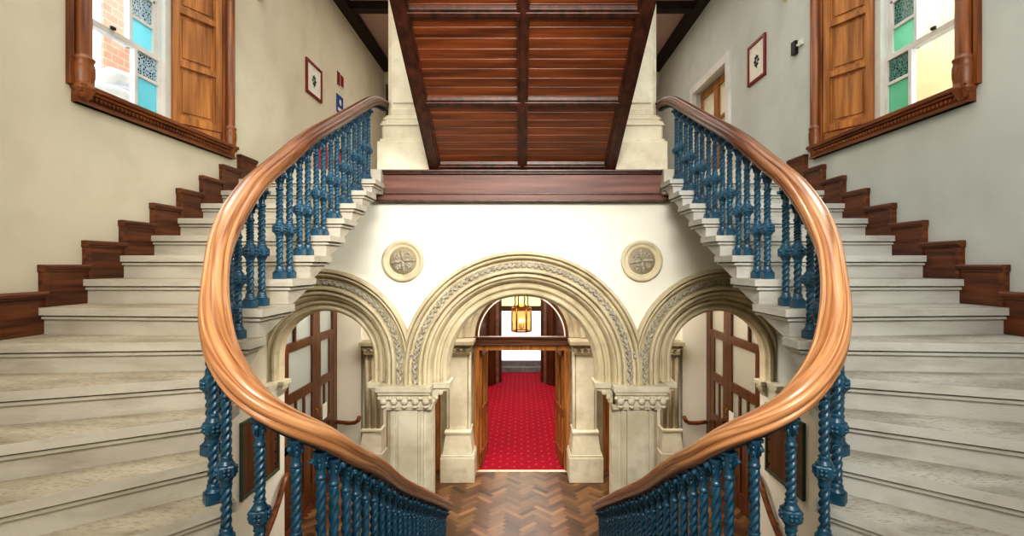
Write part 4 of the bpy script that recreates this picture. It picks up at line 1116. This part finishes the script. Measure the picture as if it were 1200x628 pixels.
        w = MB(); w.tube([(s * 2.9, 8.60, -2.68), (s * 2.9, 8.54, -2.66)], .01, 8); obj('bracket', w, M['brass'], t)
        # notice board and handrail on the lower side wall
        t = thing('notice_board', 'dark brown framed notice board on the %s lower wall behind the balusters' % W(s), 'notice board', (s * 2.79, 5.45, -2.31))
        w = MB(); w.box(s * 2.80, s * 2.78, 5.08, 5.82, -2.31, -1.60); obj('panel', w, M['door_dark'], t)
        w = MB()
        for (a, b, c, d) in ((5.08, 5.82, -2.34, -2.31), (5.08, 5.82, -1.60, -1.57), (5.06, 5.09, -2.34, -1.57), (5.81, 5.84, -2.34, -1.57)): w.box(s * 2.80, s * 2.765, a, b, c, d)
        obj('frame', w, plain('dull green edging', srgb(70, 82, 66), .5), t, bevel=.003)
        w = MB()
        for k in range(5): w.ball((s * 2.777, 5.76, -2.24 + .14 * k), .012, n=5)
        obj('studs', w, M['black'], t)
        t = thing('wall_handrail', 'curved brown wooden handrail below the notice board on the %s wall' % W(s), 'handrail', (s * 2.74, 5.5, -3.2))
        w = MB(); w.tube([(s * 2.76, 6.0, -2.46), (s * 2.74, 5.93, -2.47), (s * 2.73, 5.84, -2.52), (s * 2.73, 5.76, -2.62), (s * 2.73, 5.62, -2.76), (s * 2.73, 5.4, -2.92), (s * 2.73, 5.1, -3.10), (s * 2.73, 4.8, -3.25)], .032, 12); obj('rail', w, M['frame_wood'], t)
        w = MB(); w.tube([(s * 2.80, 5.6, -2.84), (s * 2.73, 5.6, -2.79)], .01, 8); obj('bracket', w, M['brass'], t)
hall()

# ------------------------------------------------------------------ lights
def area(name, loc, size, power, color, target=None, rot=None, sy=None):
    ld = bpy.data.lights.new(name, 'AREA'); ld.energy = power; ld.color = color; ld.size = size
    if sy: ld.shape = 'RECTANGLE'; ld.size_y = sy
    o = bpy.data.objects.new(name, ld); COL.objects.link(o); o.location = loc
    if target: o.rotation_euler = (Vector(target) - Vector(loc)).to_track_quat('-Z', 'Y').to_euler()
    elif rot: o.rotation_euler = rot
    return o
area('stairwell_fill_left', (-1.9, 2.2, 5.4), 1.4, 105, (1.0, .94, .82), rot=(0, 0, 0), sy=5)  # unseen overhead fill, added to light the enclosed stairwell
area('stairwell_fill_right', (1.9, 2.2, 5.4), 1.4, 100, (.74, .87, 1.0), rot=(0, 0, 0), sy=5)  # cooler partner fill, added unseen over the right flight
area('landing_fill', (0, -1.9, 2.2), 3.5, 155, (1.0, .965, .93), target=(0, 5, .0), sy=2.5)  # soft fill added out of view behind the camera
o = area('arcade_fill', (0, -1.2, 2.4), 1.6, 50, (1.0, .97, .9), target=(0, 5.7, -.5), sy=1.0); o.data.spread = math.radians(62)  # narrow-spread fill added to brighten the arcade wall
o = area('stairwell_side_fill', (1.1, 2.2, 1.6), .8, 22, (1.0, .96, .88), target=(-2.1, 5.7, -.4), sy=.8); o.data.spread = math.radians(80)  # added fill, lifts the shadowed arcade wall by the left stair
area('courtyard_fill', (4.2, 4.8, 5.2), 1.5, 260, (1.0, .93, .82), target=(5.25, 7.2, 2.2), sy=1.5)  # unseen fill added to brighten the cream wall outside
area('hall_fill', (0, 7.3, .5), 4.5, 165, (1.0, .95, .88), rot=(0, 0, 0), sy=1.6)  # fill added under the hall ceiling, with no fitting modelled
area('passage_fill', (0, 12.5, .5), 1.6, 190, (1.0, .93, .88), rot=(0, 0, 0), sy=6)  # overhead fill added to brighten the passage and carpet
area('upper_corridor_fill', (0, 8.0, 4.0), 4.0, 70, (1.0, .92, .84), rot=(0, 0, 0), sy=3)  # added unseen fill for the corridor walls and ceiling
area('side_room_fill_left', (-3.9, 7.3, .2), .8, 60, (.85, .93, 1.0), rot=(0, 0, 0), sy=3)  # fill added behind the left screen so its panes look bright
area('side_room_fill_right', (3.9, 7.3, .2), .8, 60, (1.0, .9, .75), rot=(0, 0, 0), sy=3)  # warmer fill added behind the right screen
area('upper_room_light', (3.7, 8.0, 3.4), .6, 30, (1.0, .9, .75), rot=(0, 0, 0), sy=2)
for s in (-1, 1):
    area('window_daylight_' + W(s), (s * 3.5, 4.0, 2.4), 1.0, 30, (.85, .93, 1.0), target=(0, 3.6, 0), sy=1.8)

wd = bpy.data.worlds.new('daylight'); SC.world = wd; wd.use_nodes = True
bg = wd.node_tree.nodes['Background']; bg.inputs[0].default_value = (.90, .95, 1.0, 1); bg.inputs[1].default_value = 2.2

# ------------------------------------------------------------------ camera
cd = bpy.data.cameras.new('camera'); cam = bpy.data.objects.new('camera', cd); COL.objects.link(cam)
cam.location = (-.02, 0, 0); cam.rotation_euler = (PI / 2, 0, 0)
cd.sensor_width = 36; cd.lens = 18.0; cd.shift_x = -10 / 1200; cd.shift_y = -4 / 1200; cd.clip_start = .05
SC.camera = cam
SC.view_settings.view_transform = 'Standard'
SC.view_settings.look = 'Medium High Contrast'
SC.view_settings.exposure = 0.0
